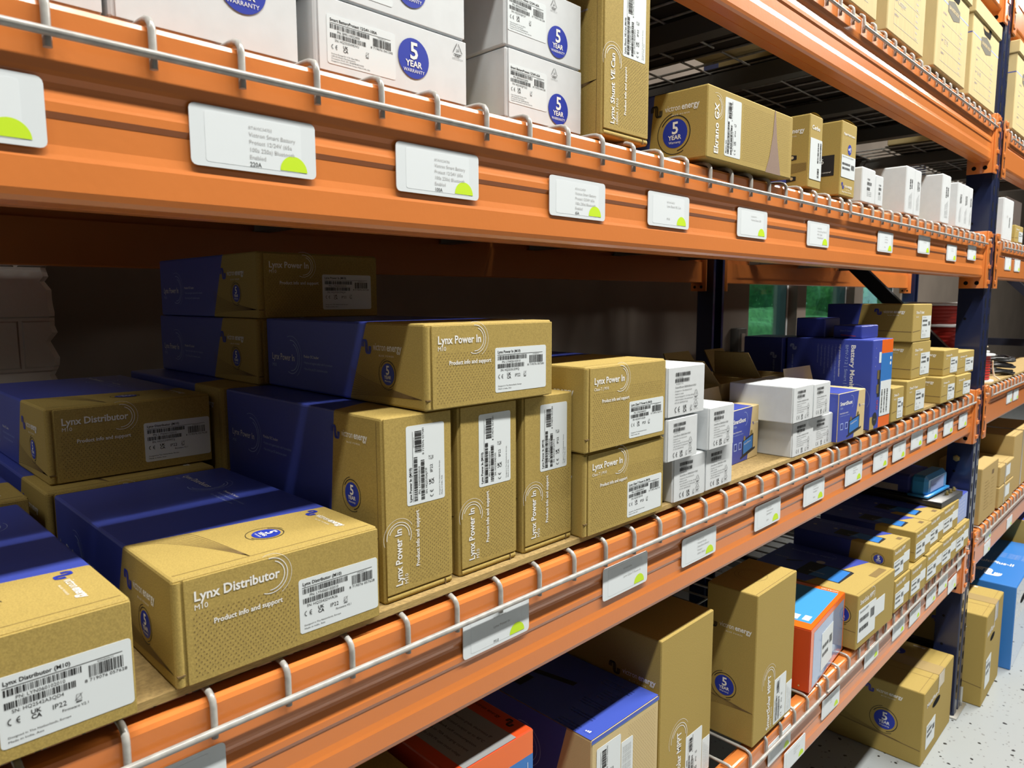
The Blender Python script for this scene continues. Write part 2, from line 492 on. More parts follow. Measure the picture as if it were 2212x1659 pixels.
# ceiling lamps that light the aisle
for fx, fy, lx, ly, pw in FIX:
    t = root('ceiling_lamp', 'linear white lamp fixed to the ceiling above the aisle', 'ceiling lamp', (fx, fy, CEIL - 0.08), group='ceiling lamps out of view')
    b = MB(); b.box(-lx / 2 - 0.02, lx / 2 + 0.02, -ly / 2 - 0.02, ly / 2 + 0.02, 0.0, 0.078, 'frame_white'); link('housing', b.mesh('housing'), t)

# ------------------------------------------------------------------ outdoors behind the windows
b = MB(); b.box(-20, 60, YB + 0.2, 60, -0.3, -0.1, 'lawn'); structure('ground', b)
b = MB(); b.box(-20, 60, 13.0, 17.0, -0.1, -0.08, 'road'); structure('street', b)
def blob(cx, cy, cz, rx, ry, rz, mt, seed, n=22, rough=0.22):
    rnd = random.Random(seed); bm = MB()
    ph = [rnd.uniform(0, 6.28) for _ in range(8)]
    rows = []
    for i in range(n + 1):
        th = PI * i / n; row = []
        for j in range(2 * n):
            a = PI * j / n
            k = 1 + rough * (math.sin(5 * a + ph[0]) * math.sin(4 * th + ph[1]) + 0.6 * math.sin(11 * a + ph[2]) * math.sin(9 * th + ph[3]) + rnd.uniform(-.35, .35))
            if i in (0, n): k = 1
            row.append((cx + rx * k * math.sin(th) * math.cos(a), cy + ry * k * math.sin(th) * math.sin(a), cz + rz * k * math.cos(th)))
        rows.append(row)
    bm.grid(rows, mt, True, True)
    return bm
o = link('hedge', blob(11.0, 5.6, 0.55, 6.5, 0.6, 0.62, 'leaf_light', 3, 30, 0.16).mesh('hedge'))
tag(o, 'clipped green hedge outside below the window', 'hedge')
for i, (tx, ty, s, mt, lb) in enumerate(((20.3, 9.6, 1.9, 'leaf_dark', 'bushy dark green tree across the street, seen through the window nearest the brown panel'),
                                 (25.6, 10.2, 2.0, 'leaf_light', 'pale green tree seen through the second window'),
                                 (31.0, 10.4, 2.1, 'leaf_dark', 'dark tree seen through the window behind the diagonal brace'))):
    t = root('tree', lb, 'tree', (tx, ty, -0.1))
    bm = MB(); bm.tube([(0, 0, 0), (0.05, 0, 1.0), (0, 0, 2.0)], 0.14, 'bark', 8); link('trunk', bm.mesh('trunk'), t)
    link('crown', blob(0, 0, 1.2 + s * 0.5, s, s * 0.9, s * 0.85, mt, 11 + i).mesh('crown'), t)

# ================================================================== the pallet rack
XU0, XU1 = 2.585, 2.677         # the post between the two bays
LEV = {'T': 0.356, 'M': 0.0, 'L': -0.5015, 'B': -1.0075, 'U': 0.80}
P1 = [(0.044, 0.006), (0.030, 0.006), (0.030, 0.022), (0.014, 0.022), (0.0105, 0.0205), (0.0088, 0.017), (0.0085, -0.021), (0.0090, -0.0240),
      (0.0108, -0.0280), (0.0106, -0.031), (0.0091, -0.0385), (0.0086, -0.0405), (0.0086, -0.0465), (0.0104, -0.0505), (0.0104, -0.067),
      (0.0094, -0.0730), (0.0086, -0.0765), (0.0085, -0.0960), (0.0098, -0.1005), (0.0130, -0.1035), (0.030, -0.1045), (0.0305, -0.1030), (0.0315, -0.1030), (0.032, -0.1045), (0.052, -0.1040), (0.054, -0.1015), (0.054, -0.019), (0.044, -0.019)]
P2 = [(0.044, 0.006), (0.030, 0.006), (0.030, 0.022), (0.014, 0.022), (0.0105, 0.0205), (0.0088, 0.017), (0.0085, -0.0260), (0.0105, -0.0285), (0.0105, -0.0320), (0.0088, -0.0345),
      (0.0085, -0.0960), (0.0098, -0.1005), (0.0130, -0.1035), (0.030, -0.1045), (0.0305, -0.1030), (0.0315, -0.1030), (0.032, -0.1045), (0.052, -0.1040), (0.054, -0.1015), (0.054, -0.019), (0.044, -0.019)]
def beam_mesh(prof, L):
    b = MB()
    n = len(prof)
    for i in range(n):
        p, q = prof[i], prof[(i + 1) % n]
        ln = math.hypot(p[0] - q[0], p[1] - q[1])
        b.grid([[(0, p[0], p[1]), (L, p[0], p[1])], [(0, q[0], q[1]), (L, q[0], q[1])]], 'orange_paint', False)
    b.face([(0, y, z) for y, z in prof], 'orange_paint'); b.face([(L, y, z) for y, z in reversed(prof)], 'orange_paint')
    return b.mesh('beam')
def connector_mesh(s):
    """end plate: s=+1 at the beam's right end (plate reaches to the right); local origin at the beam end, rail height"""
    b = MB()
    def bx(x0, x1, *a): b.box(min(s * x0, s * x1), max(s * x0, s * x1), *a)
    bx(0.0, 0.0045, 0.004, 0.072, -0.138, 0.040, 'orange_paint', 0.001)
    bx(0.0045, 0.050, -0.0005, 0.0045, -0.138, 0.040, 'orange_paint', 0.0015)
    for zz in (0.028, -0.004, -0.070, -0.118):
        bx(0.030, 0.052, -0.0035, -0.0005, zz - 0.006, zz + 0.006, 'orange_paint', 0.001)
    F = Frame((0, -0.0005, 0), (1, 0, 0), (0, 0, 1))
    for zz in (-0.040, -0.095):
        c = s * 0.040
        b.poly(F, [(c - 0.004, zz - 0.016), (c + 0.004, zz - 0.016), (c + 0.006, zz + 0.010), (c, zz + 0.016), (c - 0.006, zz + 0.010)], 'hole_shade')
    Fs = Frame((0, 0.072, 0), (0, -1, 0), (0, 0, 1)) if s > 0 else Frame((0, 0, 0), (0, 1, 0), (0, 0, 1))
    for uu in (0.020, 0.050):
        b.disc(Fs, uu, -0.121, 0.0065, 'hole_shade', 0.0003, 16)
    return b.mesh('end_connector')
def pin_mesh():
    b = MB(); b.tube([(0, 0.001, 0), (0, -0.006, 0)], 0.004, 'zinc', 8); return b.mesh('safety_pin')
XB0, XB1, XC0, XC1 = -0.116, 2.541, 2.722, 5.28
BM1, BM2 = beam_mesh(P1, XB1 - XB0), beam_mesh(P2, XC1 - XC0)
CR, CL_, PN = connector_mesh(1), connector_mesh(-1), pin_mesh()
def beam(key, bay, label, rear=False):
    z = LEV[key] + ZO
    x0 = XB0 if bay == 1 else XC0
    me = BM1 if (bay == 1 and key in 'MTL') else (BM2 if bay == 2 else BM1)
    if bay == 1 and key == 'B': me = BM1
    L = (XB1 - XB0) if bay == 1 else (XC1 - XC0)
    if rear:
        t = root('rear_beam', label, 'rack beam', (x0 + L, 1.046, z), PI, 'rear beams')
    else:
        t = root('front_beam', label, 'rack beam', (x0, 0, z), 0, 'front beams')
    link('rail', me, t)
    c = link('end_connector', CR, t); c.location = (L, 0, 0)
    q = link('safety_pin', PN, c); q.location = (0.025, 0, 0.012)
    c = link('end_connector', CL_, t); c.location = (0, 0, 0)
    q = link('safety_pin', PN, c); q.location = (-0.025, 0, 0.012)
for key, bay, label in (
    ('M', 1, 'long orange rack beam across the top left, carrying the tags with 220A and 100A'),
    ('L', 1, 'orange rack beam below the brown Lynx cartons, carrying the long row of tags'),
    ('B', 1, 'lowest orange rack beam, above the floor on the near side of the navy post'),
    ('T', 1, 'upper orange rack beam seen from below, under the file boxes'),
    ('U', 1, 'highest orange rack beam end at the top edge, above the file boxes near the post'),
    ('M', 2, 'orange rack beam beyond the post, with two tags below the white cartons'),
    ('L', 2, 'orange rack beam beyond the post, under the red cable spools'),
    ('B', 2, 'lowest orange rack beam beyond the post, above the blue floor carton'),
    ('T', 2, 'orange rack beam beyond the post, under the far file box'),
    ('U', 2, 'highest orange rack beam beyond the post, at the top corner')):
    beam(key, bay, label.replace(' Lynx', ''))
for key, bay, label in (
    ('M', 1, 'dark shaded rear rack beam behind the long top beam, above the window'),
    ('L', 1, 'rear rack beam hidden behind the cartons of the second shelf'),
    ('B', 1, 'rear rack beam hidden behind the lowest shelf'),
    ('T', 1, 'rear rack beam in the dark under the file boxes'),
    ('M', 2, 'rear rack beam beyond the navy post, above the cable spools'),
    ('L', 2, 'rear rack beam behind the cable spools'),
    ('B', 2, 'rear rack beam behind the far low cartons'),
    ('T', 2, 'rear rack beam under the far file box')):
    beam(key, bay, label, True)

# --- upright frames
def post_mesh():
    b = MB(); h = 3.05; w = XU1 - XU0; d = 0.075
    # folded channel: front with a centre groove, two sides, inward lips at the back
    pf = [(w, d), (w, 0.004), (w - 0.004, 0.0), (w * 0.62, 0.0), (w * 0.58, 0.005), (w * 0.42, 0.005), (w * 0.38, 0.0), (0.004, 0.0), (0.0, 0.004), (0.0, d),
          (0.016, d), (0.016, d - 0.003), (0.003, d - 0.003), (0.003, 0.008), (w - 0.003, 0.008), (w - 0.003, d - 0.003), (w - 0.016, d - 0.003), (w - 0.016, d)]
    n = len(pf)
    for i in range(n):
        p, q = pf[i], pf[(i + 1) % n]
        b.grid([[(p[0], p[1], 0.006), (p[0], p[1], h)], [(q[0], q[1], 0.006), (q[0], q[1], h)]], 'navy_paint', False)
    b.face([(x, y, h) for x, y in pf], 'navy_paint')
    F = Frame((0, 0, 0), (1, 0, 0), (0, 0, 1))
    for cx in (0.018, w - 0.018):
        z = 0.10
        while z < h - 0.05:
            b.poly(F, [(cx - 0.004, z - 0.015), (cx + 0.004, z - 0.015), (cx + 0.0075, z + 0.004), (cx + 0.005, z + 0.012), (cx, z + 0.015), (cx - 0.005, z + 0.012), (cx - 0.0075, z + 0.004)], 'hole_shade', 0.0004)
            z += 0.0508
    Fs = Frame((0, d, 0), (0, -1, 0), (0, 0, 1))
    z = 0.15
    while z < h - 0.05:
        b.disc(Fs, 0.024, z, 0.0045, 'hole_shade', 0.0004, 10)
        z += 0.1016
    return b.mesh('post')
POST = post_mesh()
def base_mesh():
    b = MB(); w = XU1 - XU0
    b.box(-0.012, w + 0.03, -0.012, 0.11, 0.0, 0.006, 'zinc', 0.001)
    b.box(w + 0.001, w + 0.005, -0.004, 0.08, 0.006, 0.075, 'zinc', 0.001)
    return b.mesh('base_plate')
BASE = base_mesh()
def bolt_mesh():
    b = MB()
    b.lathe(0, 0, [(0.0, 0.0), (0.011, 0.0), (0.011, 0.002), (0.0075, 0.002), (0.0075, 0.008), (0.0, 0.008)], 'brass', 6, False)
    return b.mesh('bolt')
BOLT = bolt_mesh()
def bar_mesh(y0, z0, y1, z1, wd=0.045, dp=0.028):
    b = MB()
    a = Vector((0, y0, z0)); c = Vector((0, y1, z1)); t = (c - a).normalized(); q = Vector((1, 0, 0)); s = t.cross(q)
    prof = [(-dp / 2, -wd / 2), (dp / 2, -wd / 2), (dp / 2, -wd / 2 + 0.003), (-dp / 2 + 0.003, -wd / 2 + 0.003), (-dp / 2 + 0.003, wd / 2 - 0.003), (dp / 2, wd / 2 - 0.003), (dp / 2, wd / 2), (-dp / 2, wd / 2)]
    for i in range(8):
        p, r = prof[i], prof[(i + 1) % 8]
        b.grid([[a + q * p[0] + s * p[1], c + q * p[0] + s * p[1]], [a + q * r[0] + s * r[1], c + q * r[0] + s * r[1]]], 'brace_paint', False)
    return b.mesh('brace')
def upright(x, label):
    t = root('upright_frame', label, 'rack upright', (x, 0, 0), 0, 'upright frames')
    o = link('front_post', POST, t); o.location = (0, 0.006, 0)
    p = link('base_plate', BASE, o); p.location = (0, 0, 0)
    w = XU1 - XU0
    for i, (bx, by, rx) in enumerate(((w + 0.005, 0.02, 0), (w + 0.005, 0.055, 0))):
        q = link('bolt', BOLT, o); q.location = (bx, by, 0.045); q.rotation_euler = (0, PI / 2, 0)
    o = link('rear_post', POST, t); o.location = (w, 1.040, 0); o.rotation_euler = (0, 0, PI)
    p = link('base_plate', BASE, o)
    for (ya, za, yb, zb, nm) in ((0.045, ZO - 1.40, 1.0, ZO - 1.40, 'horizontal_brace'), (0.045, ZO - 0.45, 1.0, ZO - 0.45, 'horizontal_brace'), (0.045, ZO + 0.55, 1.0, ZO + 0.55, 'horizontal_brace'),
                                 (0.045, ZO - 0.43, 1.0, ZO + 0.52, 'diagonal_brace'), (0.045, ZO - 0.47, 1.0, ZO - 1.38, 'diagonal_brace')):
        q = link(nm, bar_mesh(ya, za, yb, zb), t); q.location = (w / 2, 0, 0)
    for zz in (0.905, 0.795):
        q = link('bolt', BOLT, t); q.location = (-0.0005, 0.052, zz); q.rotation_euler = (0, -PI / 2, 0)
    return t
upright(XU0, 'navy rack upright with teardrop slots standing between the two bays')
upright(XB0 - 0.045 - 0.102, 'navy rack upright at the near end of the rack')
upright(XC1 + 0.045, 'navy rack upright at the far end of the second bay, behind the cable spools')

# --- welded wire decks
def deck_mesh(nw):
    w = (nw - 1) * 0.0635
    b = MB(); r = 0.0029
    for i in range(nw):
        x = i * 0.0635
        f = [(x, 0.0052, -0.0085), (x, 0.0052, 0.017), (x, 0.0062, 0.0215), (x, 0.0095, 0.0252), (x, 0.015, 0.0272), (x, 0.022, 0.0278)]
        b.tube(f + [(x, 1.024, 0.0278), (x, 1.0365, 0.0252), (x, 1.0408, 0.017), (x, 1.0408, -0.0085)], r, 'wire_paint', 7)
    yy = 0.10
    while yy < 1.0:
        b.tube([(-0.012, yy, 0.0222), (w + 0.012, yy, 0.0222)], r * 0.9, 'wire_paint', 5); yy += 0.1016
    return b
def rail_mesh(nw):
    w = (nw - 1) * 0.0635
    b = MB(); b.tube([(-0.016, -0.0002, 0), (w * 0.5, -0.0002, 0.0), (w + 0.016, -0.0002, 0)], 0.0031, 'wire_paint', 8)
    return b.mesh('front_rail')
def channel_mesh():
    b = MB()
    b.box(-0.02, 0.02, 0.047, 0.998, -0.0185, -0.0165, 'channel_shaded')
    b.box(-0.02, -0.018, 0.056, 0.990, -0.0165, 0.019, 'channel_shaded'); b.box(0.018, 0.02, 0.056, 0.990, -0.0165, 0.019, 'channel_shaded')
    return b.mesh('support_channel')
DK = {n: deck_mesh(n).mesh('wire_mesh') for n in (19, 23)}
RL = {n: rail_mesh(n) for n in (19, 23)}
CH = channel_mesh()
def deck(key, x, n, label):
    t = root('wire_deck', label, 'wire deck', (x, 0, LEV[key] + ZO), 0, 'wire decks')
    link('wire_mesh', DK[n], t); link('front_rail', RL[n], t)
    w = (n - 1) * 0.0635
    for k in (0.12, 0.5, 0.88):
        c = link('support_channel', CH, t); c.location = (w * k, 0, 0)
for key, xa, xb, nm in (('M', -0.0635, 1.380, 'above the beam with the 220A tag'), ('L', -0.047, 1.3835, 'under the big brown and blue cartons'),
                        ('B', -0.050, 1.390, 'of the lowest shelf'), ('T', -0.055, 1.400, 'below the file boxes')):
    deck(key, xa, 23, 'grey waterfall wire deck %s, near half' % nm)
    deck(key, xb, 19, 'grey waterfall wire deck %s, half next to the post' % nm)
for key, nm in (('M', 'below the white cartons'), ('L', 'below the cable spools'), ('B', 'below the far low cartons'), ('T', 'below the far file box')):
    deck(key, 2.800, 23, 'grey waterfall wire deck beyond the post, %s' % nm)
# --- hardboard sheets on the decks
def sheet(key, x0, x1, ya, yb, label, th=0.0065):
    b = MB(); z = LEV[key] + ZO + 0.0308; mm = 'board_shaded' if key == 'T' else 'hardboard'
    b.box(x0, x1, ya, yb, z, z + th, mm)
    F = Frame((x0, ya, z), (1, 0, 0), (0, 0, 1)); b.rect(F, 0, 0, x1 - x0, th, 'hardboard_edge')
    tag(link('hardboard_sheet', b.mesh('hardboard_sheet')), label, 'board', 'hardboard sheets')
sheet('L', -0.10, 1.30, 0.0155, 0.99, 'brown hardboard sheet under the big brown cartons on the second shelf')
sheet('L', 1.302, 2.52, 0.0155, 0.99, 'brown hardboard sheet on the second shelf, half next to the post')
sheet('L', 2.79, 4.2, 0.0155, 0.99, 'brown hardboard sheet under the cable spools')
sheet('M', -0.06, 1.356, 0.05, 0.99, 'thin board under the white cartons of the top left shelf', 0.003)
sheet('M', 1.36, 2.52, 0.05, 0.99, 'thin board under the white cartons next to the post', 0.003)
sheet('T', -0.05, 1.41, 0.06, 0.99, 'shade-darkened board under the file boxes, near half', 0.003)  # top shelf boards added for the darkness below the file boxes
sheet('T', 1.52, 2.52, 0.06, 0.99, 'shade-darkened board under the file boxes, half next to the post', 0.003)
sheet('T', 2.80, 4.2, 0.06, 0.40, 'shade-darkened board under the far file box', 0.003)
sheet('T', 2.80, 4.2, 0.52, 0.99, 'shade-darkened board at the back of the shelf above the far white cartons', 0.003)
ZL, ZB, ZM, ZT = -0.4642, -0.9765, 0.0342, 0.3902   # what the cartons stand on (shelf tops, rail heights as zero)
ZMF = 0.0312

# ================================================================== cartons
def ring_pts(w, h, r, inset=0.0):
    P = []
    for cx, cz, a in ((w - r, r, -90), (w - r, h - r, 0), (r, h - r, 90), (r, r, 180)):
        for t in (0, 45, 90):
            P.append((cx + (r - inset) * math.cos(R(a + t)), cz + (r - inset) * math.sin(R(a + t))))
    return P
def body(b, w, d, h, mt='kraft', back=None, split=None, r=0.0025, front=None):
    """closed carton; split(x, z) -> y where the printed wrap starts, back = its material"""
    e = r * 0.6
    st = [(lambda x, z: 0.0, r * 0.7), (lambda x, z: e, 0.0)]
    ms = [mt]
    if split:
        st.append((split, 0.0)); ms.append(mt)
        ms.append(back)
    else:
        ms.append(mt)
    st += [(lambda x, z: d - e, 0.0), (lambda x, z: d, r * 0.7)]
    ms.append(back if split else mt)
    rows = []
    for fy, ins in st:
        rows.append([(x, fy(x, z), z) for x, z in ring_pts(w, h, r, ins)])
    b.grid(rows, ms, False, True)
    b.face(rows[0], front or mt); b.face(list(reversed(rows[-1])), back or mt)
def FF(w, d, h): return Frame((0, 0, 0), (1, 0, 0), (0, 0, 1))
def FL(w, d, h): return Frame((0, d, 0), (0, -1, 0), (0, 0, 1))
def FT(w, d, h): return Frame((0, d, h), (0, -1, 0), (1, 0, 0))
def FTP(w, d, h): return Frame((0, 0, h), (1, 0, 0), (0, 1, 0))
def FR(w, d, h): return Frame((w, 0, 0), (0, 1, 0), (0, 0, 1))

def seal(b, F, u, v, r, ring=True, caps=False):
    if ring:
        b.arc(F, u, v, r * 1.42, r * 0.05, 100, 300, 'black_ink'); b.arc(F, u, v, r * 1.22, r * 0.07, -80, 150, 'black_ink')
    b.disc(F, u, v, r, 'blue_seal')
    b.text(F, u, v - r * 0.02, '5', r * 0.80, 'white_ink', align='C', bold=True, n=0.0006)
    b.text(F, u, v - r * 0.42, 'YEAR', r * 0.30, 'white_ink', align='C', bold=True, n=0.0006)
    b.text(F, u, v - r * 0.70, 'WARRANTY' if caps else 'Warranty', r * 0.17, 'white_ink', align='C', n=0.0006)
def wave(b, F, u, v, s, mt='blue_seal'):
    """the striped double-arch emblem, s = its width"""
    for k in range(4):
        o = k * 0.085
        P = []
        x0 = 0.02 + o
        P.append((x0, 0.42))
        for t in range(0, 11):
            a = PI - PI * t / 10
            P.append((x0 + 0.21 + 0.21 * math.cos(a), 0.60 + 0.26 * math.sin(a)))
        for t in range(0, 11):
            a = PI + PI * t / 10
            P.append((x0 + 0.63 - 0.0 + 0.21 * math.cos(a), 0.28 + 0.26 * math.sin(a)))
        P.append((x0 + 0.84, 0.48))
        b.line(F, [(u + p[0] * s * 0.9, v + (p[1] - 0.45) * s) for p in P], s * 0.055, mt, 0.0003 + k * 0.00002)
def logo(b, F, u, v, w, ink='white_ink', emblem='blue_seal', em=True):
    """emblem + two words; (u, v) left end of the baseline, w whole width"""
    if em: wave(b, F, u, v + w * 0.045, w * 0.24, emblem)
    b.text(F, u + w * 0.30, v, 'victron', w * 0.105, ink, w=w * 0.31)
    b.text(F, u + w * 0.635, v, 'energy', w * 0.105, ink, w=w * 0.355, bold=True)
    b.text(F, u + w * 0.44, v - w * 0.085, 'B L U E   P O W E R', w * 0.025, ink, w=w * 0.36)
def dots(b, F, u0, v0, u1, v1, p=0.0042, s=0.00042, mt='kraft_dark_print'):
    j = 0; v = v0
    while v < v1:
        u = u0 + (p / 2 if j % 2 else 0)
        while u < u1:
            b.rect(F, u - s, v - s, u + s, v + s, mt, 0.00025); u += p
        v += p * 0.5 if False else p * 0.62; j += 1
def fan(b, F, u0, v0, v1, u2, v2, n=11, mt='kraft_dark_print', w=0.0004):
    """thin lines fanning from a stretch (u0, v0..v1) into one point (u2, v2)"""
    for i in range(n):
        a = v0 + (v1 - v0) * i / (n - 1)
        P = []
        for k in range(9):
            t = k / 8
            q = t ** 0.55
            P.append((u0 + (u2 - u0) * t, a + (v2 - a) * q))
        b.line(F, P, w, mt, 0.00025)
def title_ring(b, F, u, v, r, mt='white_ink'):
    b.arc(F, u, v, r, r * 0.045, -115, 95, mt); b.arc(F, u, v, r * 0.82, r * 0.05, -95, 70, mt); b.arc(F, u, v, r * 1.25, r * 0.022, -60, 110, mt)
def ce(b, F, u, v, h):
    for k in (0, 1):
        x = u + k * h * 1.05 + h * 0.5
        b.arc(F, x, v + h / 2, h * 0.44, h * 0.13, 95, 265, 'black_ink', 0.0005, 14)
    b.rect(F, u + h * 1.15, v + h * 0.44, u + h * 1.5, v + h * 0.56, 'black_ink', 0.0005)
def ukca(b, F, u, v, h):
    b.text(F, u, v + h * 0.55, 'UK', h * 0.45, 'black_ink', bold=True); b.text(F, u, v, 'CA', h * 0.45, 'black_ink', bold=True)
def weee(b, F, u, v, h):
    b.line(F, [(u, v + h * 0.3), (u + h * 0.1, v + h), (u + h * 0.55, v + h), (u + h * 0.65, v + h * 0.3), (u, v + h * 0.3)], h * 0.06, 'black_ink', 0.0005)
    b.line(F, [(u - h * 0.1, v + h * 0.28), (u + h * 0.75, v + h * 1.05)], h * 0.05, 'black_ink', 0.0005)
    b.rect(F, u, v, u + h * 0.65, v + h * 0.12, 'black_ink', 0.0005)
def pap(b, F, u, v, s, num='20', words=True):
    for k in range(3):
        a = 90 + 120 * k
        p = [(u + s * math.cos(R(a + o)), v + s * math.sin(R(a + o))) for o in (8, 112)]
        b.line(F, p, s * 0.10, 'black_ink', 0.0005)
    b.text(F, u, v - s * 0.22, num, s * 0.42, 'black_ink', align='C')
    if words:
        b.text(F, u, v - s * 1.05, 'PAP', s * 0.42, 'black_ink', align='C')
        b.text(F, u, v - s * 1.35, 'PAPER COLLECTION', s * 0.16, 'black_ink', align='C')

def ship_label(w, h, title, pn, sn, ip='IP22', fw='', ean='8 719076 057628', kind='side', seed=3, detail=True, made=True):
    """white product sticker lying in its own frame: x right, z up, facing -y"""
    b = MB(); F = Frame((0, 0, 0), (1, 0, 0), (0, 0, 1))
    b.rrect(F, 0, 0, w, h, min(w, h) * 0.05, 'sticker', 0.0, 0.00025)
    k = w / 0.080
    def X(x): return x * k
    def Yv(y): return y / 0.0485 * h
    n = 0.0004
    b.text(F, X(0.0035), Yv(0.0425), title, Yv(0.0028), 'black_ink', bold=True)
    b.rect(F, X(0.003), Yv(0.0405), X(0.074), Yv(0.0409), 'black_ink', n)
    b.barcode(F, X(0.0035), Yv(0.0350), X(0.045), Yv(0.0046), bars=38, seed=seed)
    b.barcode(F, X(0.0035), Yv(0.0262), X(0.041), Yv(0.0046), bars=36, seed=seed + 1)
    b.barcode(F, X(0.0525), Yv(0.0295), X(0.022), Yv(0.0085), bars=22, seed=seed + 2)
    if detail:
        b.text(F, X(0.024), Yv(0.0316), 'PN: ' + pn, Yv(0.0024), 'black_ink', align='C')
        b.text(F, X(0.022), Yv(0.0228), 'SN: ' + sn, Yv(0.0024), 'black_ink', align='C')
        b.text(F, X(0.063), Yv(0.0265), ean, Yv(0.0022), 'black_ink', align='C', w=X(0.027))
        b.text(F, X(0.063), Yv(0.0386), 'GTIN/EAN-13', Yv(0.0012), 'black_ink', align='C')
        ce(b, F, X(0.0045), Yv(0.0150), Yv(0.0046)); ukca(b, F, X(0.0175), Yv(0.0142), Yv(0.0065))
        b.text(F, X(0.0295), Yv(0.0156), ip, Yv(0.0034), 'black_ink')
        weee(b, F, X(0.0435), Yv(0.0150), Yv(0.0055))
        if fw: b.text(F, X(0.035), Yv(0.0115), fw, Yv(0.0019), 'black_ink')
        if made:
            b.text(F, X(0.004), Yv(0.0062), 'Designed in The Netherlands, Europe', Yv(0.0014), 'black_ink', w=X(0.036))
            b.text(F, X(0.004), Yv(0.0032), 'Made in India, Asia', Yv(0.0014), 'black_ink', w=X(0.020))
    return b

def place_label(b, F, u, v, rot=0.0, n=0.0):
    """re-seat a label built in its own frame onto a face; returns the mesh"""
    G = F.sub(u, v, rot, n)
    for i, (x, y, z) in enumerate(b.v):
        b.v[i] = tuple(G.o + G.U * x + G.V * z + G.N * (-y))
    return b

def lynx(title, sub, w=0.185, d=0.337, h=0.088, pn='', sn='', fw='', ean='', yb=0.107, lab=True, tw=0.070, lu=0.103, side_title=True, seed=3, far=False):
    b = MB()
    sp = lambda x, z: yb + 0.002 - 0.10 * x + (h - z) * 0.42
    if yb is None: sp = None
    body(b, w, d, h, 'kraft', 'blue_print', sp)
    # rolled left corner and the tucked front panel
    b.box(0.0085, w - 0.0006, -0.0018, 0.0, 0.0012, h - 0.0022, 'kraft', 0.0008)
    b.tube([(0.0040, 0.0022, 0.002), (0.0040, 0.0022, h - 0.003)], 0.0040, 'kraft', 10)
    b.box(0.0006, 0.0066, -0.0022, 0.0, h * 0.12, h * 0.12 + 0.0012, 'kraft_dark_print')
    F = FF(w, d, h); F = Frame(F.p(0, 0, 0.0018), F.U, F.V)
    L, T = FL(w, d, h), FT(w, d, h)
    TP = FTP(w, d, h)
    b.rect(TP, 0.004, 0.0075, w - 0.004, 0.0082, 'kraft_edge')
    # front print
    b.text(F, 0.0155, h * 0.765, title, 0.0078, 'white_ink', w=tw, bold=True)
    b.text(F, 0.0155, h * 0.685, sub, 0.0042, 'white_ink')
    title_ring(b, F, 0.0155 + tw - 0.008, h * 0.80, min(0.0175, h * 0.17))
    b.text(F, 0.0300, h * 0.515, 'Product info and support', 0.0042, 'white_ink', w=0.058, bold=True)
    if not far: dots(b, F, 0.015, 0.007, lu - 0.002, h * 0.66)
    if yb is not None:
        # left side print
        logo(b, L, d - 0.110, h * 0.66, 0.074)
        seal(b, L, d - 0.062, h * 0.38, 0.0115)
        fan(b, L, d - yb - 0.004 - h * 0.36, h * 0.06, h * 0.42, d - 0.004, h * 0.13)
        fan(b, T, d - yb - 0.002 + 0.004, 0.006, 0.050, d - 0.008, 0.066, 9)
        # top print (reads towards the front edge)
        logo(b, T, d - 0.088, w * 0.865, 0.066)
        seal(b, T, d - 0.052, w * 0.55, 0.0125)
        for Q, vv, cap in ((L, h * 0.40, 0.0085), (T, w * 0.70, 0.0075)):
            b.text(Q, 0.014, vv, title, cap, 'white_ink', w=tw * 1.02)
            b.text(Q, 0.014, vv - 0.009, sub, cap * 0.5, 'pale_blue_ink')
            title_ring(b, Q, 0.014 + tw * 0.88, vv + 0.005, min(0.021, h * 0.24), 'pale_blue_ink')
            for i, tx in enumerate(('Modular DC busbar', '• Positive and negative busbar with 4 connections', '• Part of the Lynx DC distribution system')):
                b.text(Q, 0.014 + tw * 1.42, vv + 0.006 - i * 0.0075, tx, 0.0030 if i else 0.0033, 'white_ink' if i == 0 else 'pale_blue_ink', w=(0.036, 0.066, 0.055)[i])
    parts = [('carton', b.mesh('carton'), [])]
    if lab:
        lb = ship_label(0.080, 0.0485, title + ' (M10)', pn, sn, fw=fw, ean=ean, seed=seed)
        place_label(lb, F, lu, 0.0105)
        parts.append(('label', lb.mesh('label'), [], 'white barcode sticker'))
    return parts

DI = dict(pn='LYN060102010', ean='8 719076 057628', tw=0.071)
PI_ = dict(pn='LYN020102010', ean='8 719076 057581', tw=0.058, lu=0.094, h=0.087, yb=0.098, d=0.335)
d_dist1 = lynx('Lynx Distributor', 'M10', sn='HQ2542DWR36', fw='Firmware V2.1', seed=3, **DI)
d_dist2 = lynx('Lynx Distributor', 'M10', sn='HQ2542A3QD4', fw='Firmware V2.1', seed=11, **DI)
d_dist3 = lynx('Lynx Distributor', 'M10', sn='HQ2539FMT2J', fw='Firmware V2.1', seed=21, **DI)
d_dist0 = lynx('Lynx Distributor', 'M10', lab=False, **DI)
G1 = 'brown and blue cartons stacked on the second shelf'
put(d_dist1, 'carton', 'brown carton lying flat nearest the rail, blue back half, sticker reading DWR36', 'carton', 0.056, 0.0125, ZL, -0.6, G1)
put(d_dist2, 'carton', 'brown and blue carton cut off by the bottom left picture edge, sticker reading A3QD4', 'carton', -0.160, 0.003, ZL, 0, G1)
put(d_dist3, 'carton', 'shaded brown and blue carton lying on top of others, sticker reading FMT2J', 'carton', 0.0660, 0.396, ZL + 0.0885, 0, G1)
put(d_dist0, 'carton', 'carton under the shaded one, only a brown strip showing behind the front carton', 'carton', 0.0545, 0.3635, ZL, 0, G1)
put(d_dist0, 'carton', 'carton behind the one cut off by the bottom left edge, logo corner showing', 'carton', -0.146, 0.3635, ZL, 0, G1)
